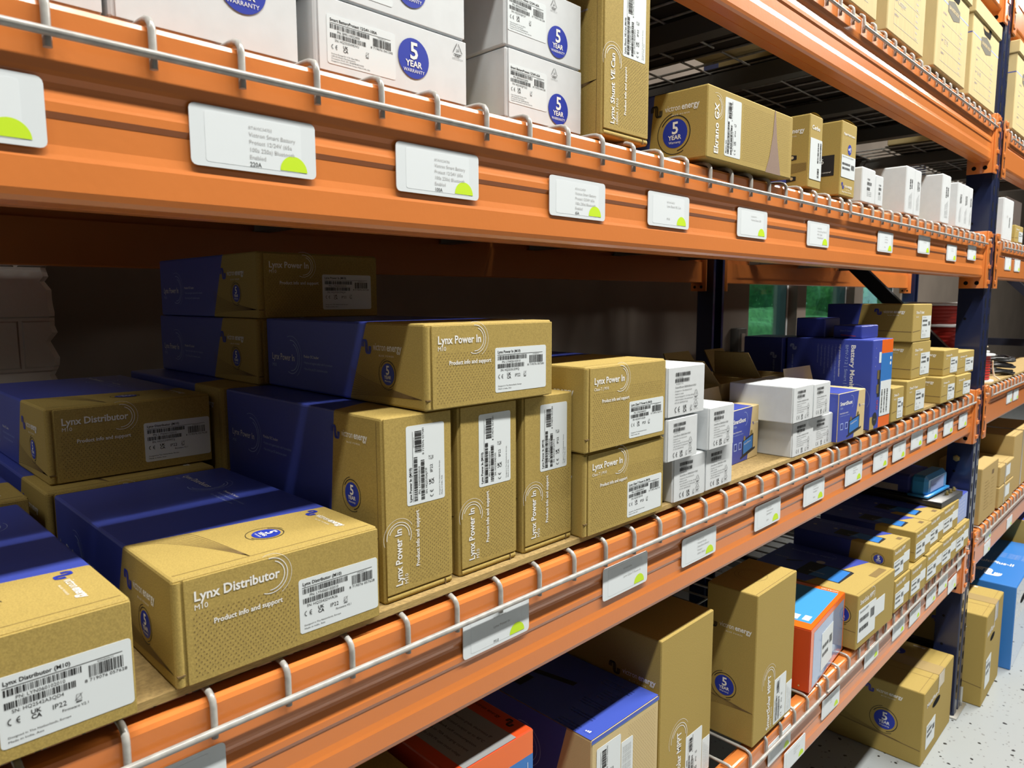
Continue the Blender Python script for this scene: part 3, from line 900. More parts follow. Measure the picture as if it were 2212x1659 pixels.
for i, (x, y, yaw, sn, lb) in enumerate((
        (0.2585, 0.0255, 0, 'HQ2535AJY7F', 'leftmost of three brown cartons on edge, its long blue side facing the camera'),
        (0.3565, 0.0265, 0, 'HQ2539EU33', 'middle one of the three brown cartons standing on edge under the flat carton'),
        (0.4545, 0.0260, 0, 'HQ25473XTC9', 'third brown carton standing on edge, next to the two stacked wide cartons'))):
    D = lynx('Lynx Power In', 'M10', sn=sn, seed=31 + 5 * i, **PI_)
    put(D, 'carton', lb, 'carton', x, y, ZL, yaw, G1, True, 0.087)
d_pi = lynx('Lynx Power In', 'M10', sn='HQ2535U29FQ', seed=51, **PI_)
d_pi2 = lynx('Lynx Power In', 'M10', sn='HQ2535CP4QH', seed=57, **PI_)
d_pi0 = lynx('Lynx Power In', 'M10', lab=False, far=True, **PI_)
put(d_pi, 'carton', 'brown and blue carton lying flat across the tops of three upright cartons', 'carton', 0.308, 0.020, ZL + 0.1865, -1.0, G1)
put(d_pi0, 'carton', 'brown and blue carton standing behind the leftmost upright carton, blue top showing', 'carton', 0.2560, 0.3700, ZL, 0, G1, True, 0.087)
put(d_pi0, 'carton', 'brown carton standing hidden behind the middle upright carton, under the dark stack', 'carton', 0.3600, 0.3660, ZL, 0, G1, True, 0.087)
put(d_pi0, 'carton', 'lower one of two dark cartons piled at the back, blue side with a round seal', 'carton', 0.3035, 0.362, ZL + 0.1855, 0, G1)
put(d_pi2, 'carton', 'topmost dark carton of the back pile, close under the shaded beam, grey-looking sticker', 'carton', 0.3065, 0.360, ZL + 0.2730, 0, G1)

# --- the two boxes marked Class-T
def class_t(sn, seed):
    w, d, h = 0.176, 0.30, 0.107
    b = MB()
    body(b, w, d, h, 'kraft', 'blue_print', lambda x, z: 0.125 + (h - z) * 0.3)
    b.box(0.0085, w - 0.0006, -0.0018, 0.0, 0.0012, h - 0.0022, 'kraft', 0.0008)
    b.tube([(0.0040, 0.0022, 0.002), (0.0040, 0.0022, h - 0.003)], 0.0040, 'kraft', 10)
    b.box(0.0006, 0.0066, -0.0022, 0.0, h * 0.16, h * 0.16 + 0.0012, 'kraft_dark_print')
    F = Frame((0, -0.0018, 0), (1, 0, 0), (0, 0, 1)); L = FL(w, d, h)
    b.rect(FTP(w, d, h), 0.004, 0.0075, w - 0.004, 0.0082, 'kraft_edge')
    b.text(F, 0.016, 0.0845, 'Lynx Power In', 0.0080, 'white_ink', w=0.063, bold=True)
    b.text(F, 0.016, 0.0765, 'Class-T | M10', 0.0036, 'white_ink')
    title_ring(b, F, 0.071, 0.088, 0.0165)
    b.text(F, 0.032, 0.0605, 'Product info and support', 0.0042, 'white_ink', w=0.058, bold=True)
    dots(b, F, 0.015, 0.007, 0.088, 0.074)
    dots(b, F, 0.092, 0.062, w - 0.008, 0.078)
    logo(b, L, d - 0.110, h * 0.66, 0.094)
    seal(b, L, d - 0.060, h * 0.32, 0.0125)
    lb = place_label(ship_label(0.080, 0.0485, 'Lynx Class-T Power In (M10)', 'LYN020404010', sn, ip='IP20', ean='8 719076 062714', seed=seed), F, 0.091, 0.0070)
    return [('carton', b.mesh('carton'), []), ('label', lb.mesh('label'), [], 'white barcode sticker')]
put(class_t('HQ2537J3WE', 61), 'carton', 'lower of two stacked wide brown cartons right of the three upright ones', 'carton', 0.5460, 0.0105, ZL, -0.6, G1)
put(class_t('HQ25471G5QR', 67), 'carton', 'upper of two stacked wide brown cartons, beside the small white boxes', 'carton', 0.5425, 0.0060, ZL + 0.1085, 0, G1)

# --- small white boxes
def white_small(w, h, d=0.125, far=False, seed=1):
    b = MB(); body(b, w, d, h, 'white_card', r=0.002)
    b.box(0.003, w - 0.0005, -0.0012, 0.0, 0.0008, h - 0.0015, 'white_card', 0.0006)
    F = Frame((0, -0.0012, 0), (1, 0, 0), (0, 0, 1))
    b.barcode(F, w * 0.20, h * 0.80, w * 0.40, h * 0.075, bars=26, seed=seed)
    b.barcode(F, w * 0.20, h * 0.68, w * 0.38, h * 0.075, bars=26, seed=seed + 1)
    b.text(F, w * 0.22, h * 0.76, 'PN: SHU065150050', h * 0.022, 'black_ink'); b.text(F, w * 0.22, h * 0.64, 'SN: HQ2521177GX', h * 0.022, 'black_ink')
    b.text(F, w * 0.20, h * 0.565, 'SmartShunt 500A/50mV IP65', h * 0.036, 'black_ink', w=w * 0.56)
    for i, t in enumerate(('Designed in The Netherlands', 'Made in India', 'Victron Energy B.V. P.O. Box 50016', '1305 AA Almere The Netherlands', 'FCC ID: SH6MDBT42Q')):
        b.text(F, w * 0.20, h * (0.50 - 0.058 * i), t, h * 0.022, 'black_ink', w=w * (0.44, 0.22, 0.50, 0.48, 0.34)[i])
    ce(b, F, w * 0.20, h * 0.085, h * 0.115); ukca(b, F, w * 0.42, h * 0.07, h * 0.14); weee(b, F, w * 0.61, h * 0.08, h * 0.10)
    pap(b, F, w * 0.76, h * 0.40, h * 0.085, '21'); pap(b, F, w * 0.76, h * 0.20, h * 0.085, '20')
    return [('carton', b.mesh('carton'), [])]
G2 = 'small white cartons on the second shelf'
for x, y, z, w, h, yaw, lb in (
        (0.7575, 0.0140, 0.0, 0.087, 0.066, -1.5, 'small white carton at the bottom of the pile, leftmost, against the wide brown carton'),
        (0.8475, 0.0130, 0.0, 0.088, 0.066, 0.5, 'small white carton at the bottom of the pile, second along, beside the bare board'),
        (0.7230, 0.0040, 0.0675, 0.082, 0.062, 0, 'small white carton in the middle row of the pile, leftmost'),
        (0.8385, 0.0040, 0.0675, 0.079, 0.066, 0, 'small white carton in the middle row of the pile, nothing stacked on it'),
        (0.7210, 0.0040, 0.1310, 0.101, 0.072, 0, 'topmost small white carton of the pile beside the upper wide brown carton'),
        (1.1720, 0.0160, 0.0, 0.097, 0.066, 0, 'lower carton of the second white pile with its blank side in view'),
        (1.2715, 0.0190, 0.0, 0.104, 0.064, 0, 'white carton in the lower row of the second white pile, beside the blue boxed shunt'),
        (1.1500, 0.0080, 0.0680, 0.090, 0.068, 0, 'upper carton of the second white pile with its blank side in view'),
        (1.2420, 0.0080, 0.0680, 0.083, 0.066, 0, 'white carton in the upper row of the second white pile, beside the battery monitor')):
    put(white_small(w, h, seed=int(x * 100)), 'white_carton', lb, 'carton', x, y, ZL + z, yaw, G2)
# opened cartons behind the second white pile
def open_carton(w, d, h, la, lb_, mt='kraft_plain'):
    b = MB(); t = 0.003
    b.box(0, w, 0, d, 0, t, mt); b.box(0, w, 0, t, t, h, mt); b.box(0, w, d - t, d, t, h, mt); b.box(0, t, t, d - t, t, h, mt); b.box(w - t, w, t, d - t, t, h, mt)
    fl = []
    for (o, U, Vv, ln) in (((0, 0, h), (0, 1, 0), (-math.cos(R(la)), 0, math.sin(R(la))), d), ((w, d, h), (-1, 0, 0), (0, math.cos(R(lb_)), math.sin(R(lb_))), w)):
        m2 = MB(); F = Frame(o, U, Vv)
        pts = [(0.004, 0), (ln - 0.004, 0), (ln - 0.018, 0.060), (0.018, 0.060)]
        top = [F.p(u, v, 0.0012) for u, v in pts]; bot = [F.p(u, v, -0.0012) for u, v in pts]
        m2.face(top, mt); m2.face(list(reversed(bot)), mt); m2.grid([bot, top], 'kraft_edge', False, True)
        fl.append(('flap', m2.mesh('flap'), []))
    return [('carton', b.mesh('carton'), [])] + fl
put(open_carton(0.135, 0.115, 0.130, 50, 60), 'open_carton', 'opened plain carton with raised flaps behind the second white pile', 'carton', 1.150, 0.150, ZL, 0)
put(open_carton(0.120, 0.115, 0.130, 60, 55), 'open_carton', 'opened plain carton with one raised flap behind the white pile, nearer the battery monitor', 'carton', 1.335, 0.155, ZL, 0)

# --- blue and pale boxes with a shunt printed on the front, lids open
def shunt_box(w, d, h, flap=62):
    b = MB(); body(b, w, d, h, 'kraft_pale', r=0.002)
    F = FF(w, d, h); L = FL(w, d, h); T = FTP(w, d, h)
    b.poly(F, [(0.001, 0.001), (w * 0.60, 0.001), (w * 0.74, h - 0.001), (0.001, h - 0.001)], 'blue_print')
    b.rect(L, 0.001, 0.001, d - 0.001, h - 0.001, 'blue_print')
    b.poly(T, [(0.001, 0.001), (w * 0.74, 0.001), (w * 0.80, d - 0.001), (0.001, d - 0.001)], 'blue_print')
    b.text(F, w * 0.06, h * 0.745, 'SmartShunt', h * 0.075, 'white_ink', w=w * 0.44, bold=True)
    b.text(F, w * 0.06, h * 0.665, '300A', h * 0.045, 'pale_blue_ink')
    b.text(F, w * 0.06, h * 0.57, 'Smart battery shunt', h * 0.03, 'white_ink', w=w * 0.30)
    b.text(F, w * 0.06, h * 0.52, 'for monitoring your battery', h * 0.022, 'pale_blue_ink', w=w * 0.36)
    b.arc(F, w * 0.46, h * 0.79, h * 0.13, h * 0.008, -70, 100, 'pale_blue_ink')
    for i in range(2): b.rect(F, w * (0.10 + 0.17 * i), h * 0.24, w * (0.20 + 0.17 * i), h * 0.38, 'pale_blue_ink', 0.0003)
    for i in range(2): b.rect(F, w * (0.115 + 0.17 * i), h * 0.26, w * (0.185 + 0.17 * i), h * 0.36, 'blue_print_dark', 0.0004)
    # printed shunt
    b.poly(F, [(w * 0.40, h * 0.08), (w * 0.80, h * 0.17), (w * 0.80, h * 0.48), (w * 0.40, h * 0.39)], 'black_print', 0.0005)
    b.poly(F, [(w * 0.43, h * 0.13), (w * 0.77, h * 0.205), (w * 0.77, h * 0.445), (w * 0.43, h * 0.37)], 'blue_sky', 0.0007)
    b.poly(F, [(w * 0.34, h * 0.05), (w * 0.88, h * 0.17), (w * 0.88, h * 0.21), (w * 0.34, h * 0.09)], 'black_print', 0.0004)
    b.text(F, w * 0.46, h * 0.30, 'SmartShunt', h * 0.03, 'white_ink', w=w * 0.24, rot=R(9), n=0.0009)
    for cu, cv in ((0.47, 0.43), (0.73, 0.50)): b.disc(F, w * cu, h * cv, h * 0.045, 'brass', 0.0006, 12)
    logo(b, F, w * 0.76, h * 0.66, w * 0.22, emblem='blue_seal')
    m2 = MB(); G = Frame((0.001, d, h), (1, 0, 0), (0, math.cos(R(flap)) * 0.4, math.sin(R(flap))))
    pts = [(0.0, 0), (w - 0.002, 0), (w - 0.006, d * 0.42), (0.004, d * 0.42)]
    top = [G.p(u, v, 0.0006) for u, v in pts]; bot = [G.p(u, v, -0.0006) for u, v in pts]
    m2.face(top, 'kraft_pale'); m2.face(list(reversed(bot)), 'blue_print'); m2.grid([bot, top], 'kraft_pale', False, True)
    return [('carton', b.mesh('carton'), []), ('lid', m2.mesh('lid'), [])]
put(shunt_box(0.118, 0.075, 0.099), 'printed_carton', 'blue and pale box picturing a shunt, half hidden behind the first white pile', 'carton', 1.034, 0.066, ZL, 3)
put(shunt_box(0.138, 0.115, 0.102), 'printed_carton', 'blue and pale box picturing a shunt, between the second white pile and the battery monitor', 'carton', 1.3755, 0.0075, ZL, -2.5)

# --- battery monitor box
def monitor_box():
    w, d, h = 0.122, 0.199, 0.204
    b = MB(); body(b, w, d, h, 'blue_print', r=0.0025)
    F, L, T = FF(w, d, h), FL(w, d, h), FTP(w, d, h)
    s = w * 0.43
    b.rect(F, 0.001, 0.001, 0.026, 0.030, 'kraft')
    b.rect(F, s, 0.026, w - 0.001, h - 0.032, 'blue_sky'); b.rect(F, s, h - 0.032, w - 0.001, h - 0.001, 'box_orange'); b.rect(F, s, 0.001, w - 0.001, 0.026, 'box_orange')
    b.rect(F, w * 0.30, h * 0.36, w * 0.42, h * 0.66, 'black_print', 0.0003)
    for vv in (0.40, 0.56): b.rect(F, w * 0.26, h * vv, w * 0.36, h * (vv + 0.10), 'brass', 0.0004)
    b.disc(F, w * 0.24, h * 0.115, w * 0.12, 'black_print', 0.0004, 24, h * 0.075)
    b.text(F, w * 0.24, h * 0.10, 'YEAR', 0.004, 'white_ink', align='C')
    for i in range(2): b.arc(F, w * 0.33, h * (0.24 + 0.06 * i), 0.004, 0.0014, 0, 360, 'box_red', 0.0005, 14)
    for i in range(3): b.text(F, w * 0.14, h * (0.90 - 0.10 * i), 'v', 0.004, 'white_ink')
    b.rect(F, w * 0.31, h * 0.74, w * 0.42, h * 0.86, 'sticker', 0.0004)
    for i, vv in enumerate((0.66, 0.58)): b.disc(F, w * 0.90, h * (0.78 - 0.06 * i), 0.004, 'white_ink', 0.0004, 14)
    logo(b, L, 0.012, 0.010, 0.001)
    # side print reads downwards
    rt = -PI / 2
    b.text(L, d - 0.047, h - 0.012, 'Battery Monitor', 0.0095, 'white_ink', w=0.115, bold=True, rot=rt)
    b.text(L, d - 0.060, h - 0.012, 'BMV-712 | Smart | Black', 0.0065, 'pale_blue_ink', w=0.120, rot=rt)
    b.text(L, d - 0.074, h - 0.012, 'High precision battery monitor', 0.0040, 'white_ink', w=0.075, rot=rt)
    for i in range(6): b.text(L, d - 0.083 - i * 0.0082, h - 0.012, '✓ Programmable alarm relay and reports', 0.0030, 'pale_blue_ink', w=(0.085, 0.062, 0.055, 0.070, 0.052, 0.045)[i], rot=rt)
    b.text(L, 0.014, h - 0.040, 'victron energy', 0.0045, 'pale_blue_ink', w=0.050, rot=rt); wave(b, L, 0.008, h - 0.022, 0.016, 'pale_blue_ink')
    b.arc(L, d - 0.035, 0.070, 0.026, 0.0007, 60, 200, 'pale_blue_ink'); b.arc(L, d - 0.035, 0.070, 0.033, 0.0005, -30, 160, 'pale_blue_ink'); b.arc(L, d - 0.035, 0.070, 0.021, 0.0010, 20, 200, 'white_ink')
    b.disc(L, 0.078, 0.078, 0.010, 'kraft_dark_print', 0.0003)
    b.disc(L, 0.078, 0.078, 0.008, 'grey_ink', 0.0004)
    lb = MB(); lb.rrect(F, s + 0.002, 0.027, w - 0.003, 0.108, 0.002, 'sticker', 0.0006, 0.0003)
    for i in range(3): lb.barcode(Frame(F.p(s + 0.016 + i * 0.016, 0.03, 0.0007), F.V, -F.U), 0.004, 0.0, 0.055, 0.007, bars=26, seed=70 + i)
    return [('carton', b.mesh('carton'), []), ('label', lb.mesh('label'), [], 'white barcode sticker')]
put(monitor_box(), 'printed_carton', 'tall blue printed box reading Battery Monitor down its side', 'carton', 1.5655, 0.0075, ZL, -2.2)
def plain_box(w, d, h, mt, r=0.003):
    b = MB(); body(b, w, d, h, mt, r=r); return b
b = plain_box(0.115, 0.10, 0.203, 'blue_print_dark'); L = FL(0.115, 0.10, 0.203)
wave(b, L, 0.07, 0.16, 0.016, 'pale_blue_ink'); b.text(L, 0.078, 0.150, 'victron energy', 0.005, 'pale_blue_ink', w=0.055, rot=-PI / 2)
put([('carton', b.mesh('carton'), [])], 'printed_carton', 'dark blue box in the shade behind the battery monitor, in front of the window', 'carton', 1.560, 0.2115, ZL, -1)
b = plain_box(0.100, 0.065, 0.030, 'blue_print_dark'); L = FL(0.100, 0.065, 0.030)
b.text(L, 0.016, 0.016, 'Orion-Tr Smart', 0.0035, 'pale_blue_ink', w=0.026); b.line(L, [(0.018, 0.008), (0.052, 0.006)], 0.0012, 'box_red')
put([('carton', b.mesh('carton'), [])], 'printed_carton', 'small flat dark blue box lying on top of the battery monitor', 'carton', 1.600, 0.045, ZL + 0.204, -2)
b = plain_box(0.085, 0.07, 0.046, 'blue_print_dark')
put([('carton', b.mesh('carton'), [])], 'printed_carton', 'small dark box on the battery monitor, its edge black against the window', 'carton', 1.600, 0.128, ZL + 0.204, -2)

# --- brown stacks near the post
def brown_stack(w, d, h, title, yb=None, far_logo=True, seed=5, slot=True):
    b = MB()
    body(b, w, d, h, 'kraft', 'blue_print', (lambda x, z: yb + (h - z) * 0.15) if yb else None)
    F, L, T = FF(w, d, h), FL(w, d, h), FTP(w, d, h)
    b.text(F, w * 0.14, h * 0.74, title, h * 0.075, 'white_ink', w=w * 0.42, bold=True)
    b.text(F, w * 0.14, h * 0.64, '24/12-20', h * 0.04, 'white_ink')
    logo(b, L, d - 0.094, h * 0.76, 0.075)
    b.line(L, [(max(0.0, d - 0.16), h * 0.30), (d - 0.002, h * 0.27)], 0.0016, 'kraft_dark_print'); b.line(F, [(0.002, h * 0.27), (w * 0.4, h * 0.30)], 0.0012, 'kraft_dark_print')
    b.line(T, [(w * 0.1, d * 0.22), (w * 0.95, d * 0.12)], 0.0012, 'kraft_edge')
    lw, lh = w * 0.50, h * 0.60
    lb = MB(); lb.rrect(F, w * 0.46, h * 0.08, w * 0.46 + lw, h * 0.08 + lh, 0.002, 'sticker', 0.0004, 0.0003)
    G = Frame(F.p(w * 0.46, h * 0.08, 0.0006), F.U, F.V)
    for i in range(2): lb.barcode(G, lw * 0.08, lh * (0.74 - 0.20 * i), lw * 0.50, lh * 0.09, bars=22, seed=seed + i)
    lb.barcode(G, lw * 0.70, lh * 0.56, lw * 0.22, lh * 0.18, bars=12, seed=seed + 3)
    lb.text(G, lw * 0.08, lh * 0.90, title, lh * 0.05, 'black_ink')
    ce(lb, G, lw * 0.08, lh * 0.28, lh * 0.09); lb.text(G, lw * 0.45, lh * 0.29, 'IP43', lh * 0.06, 'black_ink')
    for i in range(2): lb.text(G, lw * 0.08, lh * (0.16 - 0.07 * i), 'Designed in The Netherlands', lh * 0.03, 'black_ink')
    return [('carton', b.mesh('carton'), []), ('label', lb.mesh('label'), [], 'white barcode sticker')]
G3 = 'brown cartons stacked near the post on the second shelf'
put(brown_stack(0.074, 0.115, 0.083, 'Orion-Tr'), 'carton', 'low brown carton squeezed between the battery monitor and the three-high brown stack', 'carton', 1.714, 0.006, ZL, -3, G3)
for i, (x, z, lb) in enumerate(((1.8395, 0.0, 'bottom carton of the three-high brown stack'), (1.8800, 0.089, 'middle carton of the three-high brown stack'), (1.8700, 0.185, 'top carton of the three-high brown stack, blue at its back end'))):
    put(brown_stack(0.146, 0.215, 0.0885 if i == 0 else (0.0955 if i == 1 else 0.0965), 'Orion-Tr Smart', 0.125, seed=80 + 7 * i), 'carton', lb, 'carton', x, 0.0100 if i == 0 else 0.014, ZL + z, -1.5, G3)
for x, z, w, h, lb in ((2.135, 0.0, 0.126, 0.074, 'bottom carton of the two-high brown stack nearer the camera'), (2.175, 0.0745, 0.135, 0.074, 'top carton of the two-high brown stack nearer the camera'),
                       (2.300, 0.0, 0.146, 0.066, 'bottom carton of the two-high brown stack against the post'), (2.330, 0.0665, 0.170, 0.068, 'top carton of the two-high brown stack against the post')):
    put(brown_stack(w, 0.20, h, 'Orion-Tr', 0.16, seed=int(x * 50)), 'carton', lb, 'carton', x, 0.004 if z == 0 else 0.012, ZL + z, -2, G3)

# ================================================================== middle shelf (above the long top beam)
def white_protect(w, h, title, pn, sn, d=0.13, ean='8 719076 041245', seed=1, layout='wide'):
    b = MB(); body(b, w, d, h, 'white_card', r=0.0025)
    b.box(0.004, w - 0.0006, -0.0014, 0.0, 0.001, h - 0.0015, 'white_card', 0.0006)
    F = Frame((0, -0.0014, 0), (1, 0, 0), (0, 0, 1))
    if layout == 'wide':
        pap(b, F, w * 0.93, h * 0.82, 0.0065)
        lu, lv, lw, lh = 0.012, h * 0.12, 0.073, 0.041
        su, sv, sr = 0.1065, h * 0.50, 0.0185
    elif layout == 'tall':
        pap(b, F, 0.079, h * 0.83, 0.0055)
        lu, lv, lw, lh = 0.004, h * 0.22, 0.062, 0.041
        su, sv, sr = 0.086, h * 0.305, 0.0175
    else:
        lu, lv, lw, lh = 0.020, h * 0.62, 0.073, 0.041
        su, sv, sr = 0.0985, h * 0.52, 0.0200
    lb = ship_label(lw, lh, title, pn, sn, ip='', ean=ean, seed=seed, made=False)
    G0 = Frame((0, 0, 0), (1, 0, 0), (0, 0, 1))
    for i, t in enumerate(('Victron Energy B.V. P.O. Box 50016', '1305 AA Almere The Netherlands', 'Contains FCC ID: SH6MDBT42Q', 'Designed in The Netherlands, Europe. Made in India, Asia')):
        lb.text(G0, lw * 0.05, lh * (0.20 - 0.05 * i), t, lh * 0.028, 'black_ink', w=lw * (0.40, 0.34, 0.46, 0.55)[i])
    place_label(lb, F, lu, lv)
    sb = MB(); Fs = Frame(F.p(0, 0, 0.0003), F.U, F.V)
    seal(sb, Fs, su, sv, sr, False, True)
    return [('carton', b.mesh('carton'), []), ('label', lb.mesh('label'), [], 'white barcode sticker'), ('warranty_sticker', sb.mesh('warranty_sticker'), [], 'round blue sticker')]
G4 = 'white cartons on the shelf above the long top beam'
S = 'Smart BatteryProtect 12/24V-'
put(white_protect(0.146, 0.092, S + '220A', 'BPR122022000', 'HQ2520XYKAD', seed=90, layout='cut'), 'white_carton', 'white carton above the tag with 220A, round blue sticker cut by the picture top', 'carton', 0.0480, 0.0405, ZMF, 0, G4)
put(white_protect(0.140, 0.088, S + '220A', 'BPR122022000', 'HQ2520XYKAE', seed=91, layout='cut'), 'white_carton', 'white carton at the far top left, only a sliver above the beam showing', 'carton', -0.0960, 0.0405, ZMF, 0, G4)
put(white_protect(0.175, 0.0640, S + '100A', 'BPR110022000', 'HQ2520X9DVU', seed=92), 'white_carton', 'lower wide white carton above the tag with 100A, whole label and blue sticker in view', 'carton', 0.2100, 0.0405, ZMF, 0, G4)
put(white_protect(0.175, 0.0640, S + '100A', 'BPR110022000', 'HQ2520X9DVW', seed=93), 'white_carton', 'upper wide white carton above the tag with 100A, cut by the picture top', 'carton', 0.2080, 0.0405, ZMF + 0.0645, 0, G4)
put(white_protect(0.129, 0.0745, S + '65A', 'BPR065022000', 'HQ2502JJVQQ', seed=94, layout='tall', ean='8 719076 041238'), 'white_carton', 'lower white carton above the tag with 65A, next to the brown upright carton', 'carton', 0.4430, 0.0405, ZMF, 0, G4)
put(white_protect(0.129, 0.0745, S + '65A', 'BPR065022000', 'HQ2502JJVQT', seed=95, layout='tall', ean='8 719076 041238'), 'white_carton', 'upper white carton of the pair above the tag with 65A', 'carton', 0.4415, 0.0405, ZMF + 0.0750, 0, G4)

# brown carton on edge next to the white ones
D = lynx('Lynx Shunt VE.Can', '1000A | M10', w=0.215, h=0.098, d=0.22, pn='LYN040102110', sn='HQ2538A8MAX', ean='8 719076 057604', tw=0.083, lu=0.100, yb=0.155, seed=96)
put(D, 'carton', 'brown carton standing on edge right of the white cartons, white title running upwards', 'carton', 0.5855, 0.0185, ZMF, 0, None, True, 0.098)

def display_box():
    w, d, h = 0.275, 0.125, 0.100
    b = MB(); body(b, w, d, h, 'kraft', 'blue_print', lambda x, z: 0.098 - z * 0.1)
    F, L, T = FF(w, d, h), FL(w, d, h), FTP(w, d, h)
    b.rect(T, 0.001, 0.03, w - 0.001, d - 0.001, 'blue_print')
    b.text(F, 0.031, h * 0.08, 'Ekrano GX', 0.0115, 'white_ink', w=0.070, bold=True, rot=PI / 2)
    title_ring(b, Frame(F.p(0.026, 0.073), F.U, F.V), 0, 0, 0.015)
    dots(b, F, 0.105, 0.010, w - 0.012, h - 0.008, 0.0046)
    b.poly(F, [(w * 0.655, 0.001), (w * 0.85, 0.001), (w * 0.79, h * 0.55), (w * 0.762, h - 0.001), (w * 0.752, h - 0.001), (w * 0.735, h * 0.60), (w * 0.70, h * 0.25)], 'mauve_print', 0.0004)
    logo(b, L, d - 0.094, h * 0.72, 0.082, emblem='black_ink')
    seal(b, L, d - 0.052, h * 0.40, 0.0205)
    lb = ship_label(0.082, 0.048, 'Ekrano GX', 'BPP900480100', 'HQ2533ZX41P', ip='IP22', ean='8 719076 056485', seed=98, made=False)
    place_label(lb, F, 0.097, h * 0.09, PI / 2)
    return [('carton', b.mesh('carton'), []), ('label', lb.mesh('label'), [], 'white barcode sticker')]
put(display_box(), 'carton', 'wide brown carton with a mauve pointed wedge printed on its front, overhanging the beam edge', 'carton', 0.8020, -0.0010, ZMF, -0.5)

def tall_retail(w, d, h, kind):
    b = MB()
    body(b, w, d, h, 'kraft', 'blue_print', lambda x, z: (0.090 if kind == 'm' else 0.150) - z * 0.12)
    F, L, T = FF(w, d, h), FL(w, d, h), FTP(w, d, h)
    parts = []
    if kind == 'c':
        b.text(F, w * 0.15, h * 0.80, 'Cerbo', h * 0.055, 'white_ink', w=w * 0.62, bold=True)
        logo(b, L, d - 0.085, h * 0.76, 0.076)
        b.poly(L, [(0.001, 0.001), (d * 0.52, 0.001), (d * 0.52, h * 0.34), (0.001, h * 0.40)], 'kraft_dark_print')
        for i in range(14): b.line(L, [(0.05, 0.012 + i * 0.0026), (d - 0.004, 0.030 + i * 0.0010)], 0.0004, 'kraft_dark_print', 0.0004)
        # printed device on the side
        b.rect(L, d - 0.075, h * 0.06, d - 0.040, h * 0.47, 'blue_print', 0.0005)
        for vv in (0.09, 0.38): b.poly(L, [(d - 0.040, h * vv), (d - 0.022, h * (vv + 0.015)), (d - 0.022, h * (vv + 0.07)), (d - 0.040, h * (vv + 0.09))], 'black_print', 0.0005)
        for vv in (0.09, 0.38): b.disc(L, d - 0.030, h * (vv + 0.045), 0.0028, 'kraft_pale', 0.0007, 12)
        b.rect(L, d - 0.060, h * 0.16, d - 0.044, h * 0.19, 'box_orange', 0.0007); b.rect(L, d - 0.060, h * 0.21, d - 0.046, h * 0.26, 'pale_blue_ink', 0.0007)
        lw, lh, lu, lv = w * 0.92, h * 0.56, w * 0.06, h * 0.12
    else:
        b.text(F, w * 0.12, h * 0.82, 'Digital Multi Control', h * 0.028, 'white_ink', w=w * 0.74, bold=True)
        Fr = F.sub(w * 0.55, h * 0.64, PI / 2); seal(b, Fr, 0, 0, h * 0.07, False)
        logo(b, F, w * 0.10, h * 0.12, w * 0.72)
        b.text(F, w * 0.16, h * 0.05, 'Energy. Anytime. Anywhere.', h * 0.02, 'white_ink', w=w * 0.64)
        b.rect(L, d - 0.056, h * 0.27, d - 0.012, h * 0.55, 'black_print', 0.0005)
        b.text(L, d - 0.046, h * 0.44, '16', h * 0.07, 'sticker', n=0.0007); b.text(L, d - 0.046, h * 0.31, 'multi control', h * 0.022, 'white_ink', w=0.028, n=0.0007)
        lw, lh, lu, lv = w * 0.92, h * 0.30, w * 0.04, h * 0.25
    lb = MB(); lb.rrect(F, lu, lv, lu + lw, lv + lh, 0.002, 'sticker', 0.0003, 0.0003)
    G = Frame(F.p(lu, lv, 0.0005), F.U, F.V)
    if kind == 'c':
        for i in range(2): lb.barcode(Frame(G.p(lw * (0.72 + 0.2 * i), 0), G.V, -G.U), lh * (0.42 + 0.02 * i), 0, lh * 0.50, lw * 0.10, bars=30, seed=100 + i)
        lb.barcode(Frame(G.p(lw * 0.80, 0), G.V, -G.U), lh * 0.06, 0, lh * 0.24, lw * 0.16, bars=14, seed=104)
    else:
        lb.text(G, lw * 0.05, lh * 0.90, 'Digital Multi Control 200/200A', lh * 0.045, 'black_ink', w=lw * 0.8)
        for i in range(2): lb.barcode(G, lw * 0.05, lh * (0.56 - 0.20 * i), lw * 0.58, lh * 0.10, bars=26, seed=106 + i)
        lb.barcode(G, lw * 0.70, lh * 0.42, lw * 0.24, lh * 0.22, bars=12, seed=109)
    parts = [('carton', b.mesh('carton'), []), ('label', lb.mesh('label'), [], 'white barcode sticker')]
    # tuck lid standing slightly proud
    m2 = MB(); n = 8
    rr = [[(0.002 + (w - 0.004) * i / n, yy, h + 0.004 * math.sin(PI * i / n) + 0.0008) for i in range(n + 1)] for yy in (0.002, d - 0.01)]
    m2.grid(rr, 'kraft', True)
    if kind == 'm':
        m3 = MB(); m3.box(0.0, w - 0.001, d - 0.0025, d - 0.0010, h, h + 0.020, 'kraft'); m3.rect(Frame((0, d - 0.0025, h), (1, 0, 0), (0, 0, 1)), 0, 0.017, w - 0.001, 0.020, 'blue_print')
        parts.append(('raised_flap', m3.mesh('raised_flap'), []))
    parts.append(('lid', m2.mesh('lid'), []))
    return parts
put(tall_retail(0.0565, 0.20, 0.128, 'c'), 'carton', 'narrow tall brown carton with a long white sticker down its whole front', 'carton', 1.1800, 0.0105, ZMF)
put(tall_retail(0.078, 0.165, 0.140, 'm'), 'carton', 'narrow brown carton with a black screen printed on its side and a raised back flap', 'carton', 1.3230, 0.0080, ZMF)

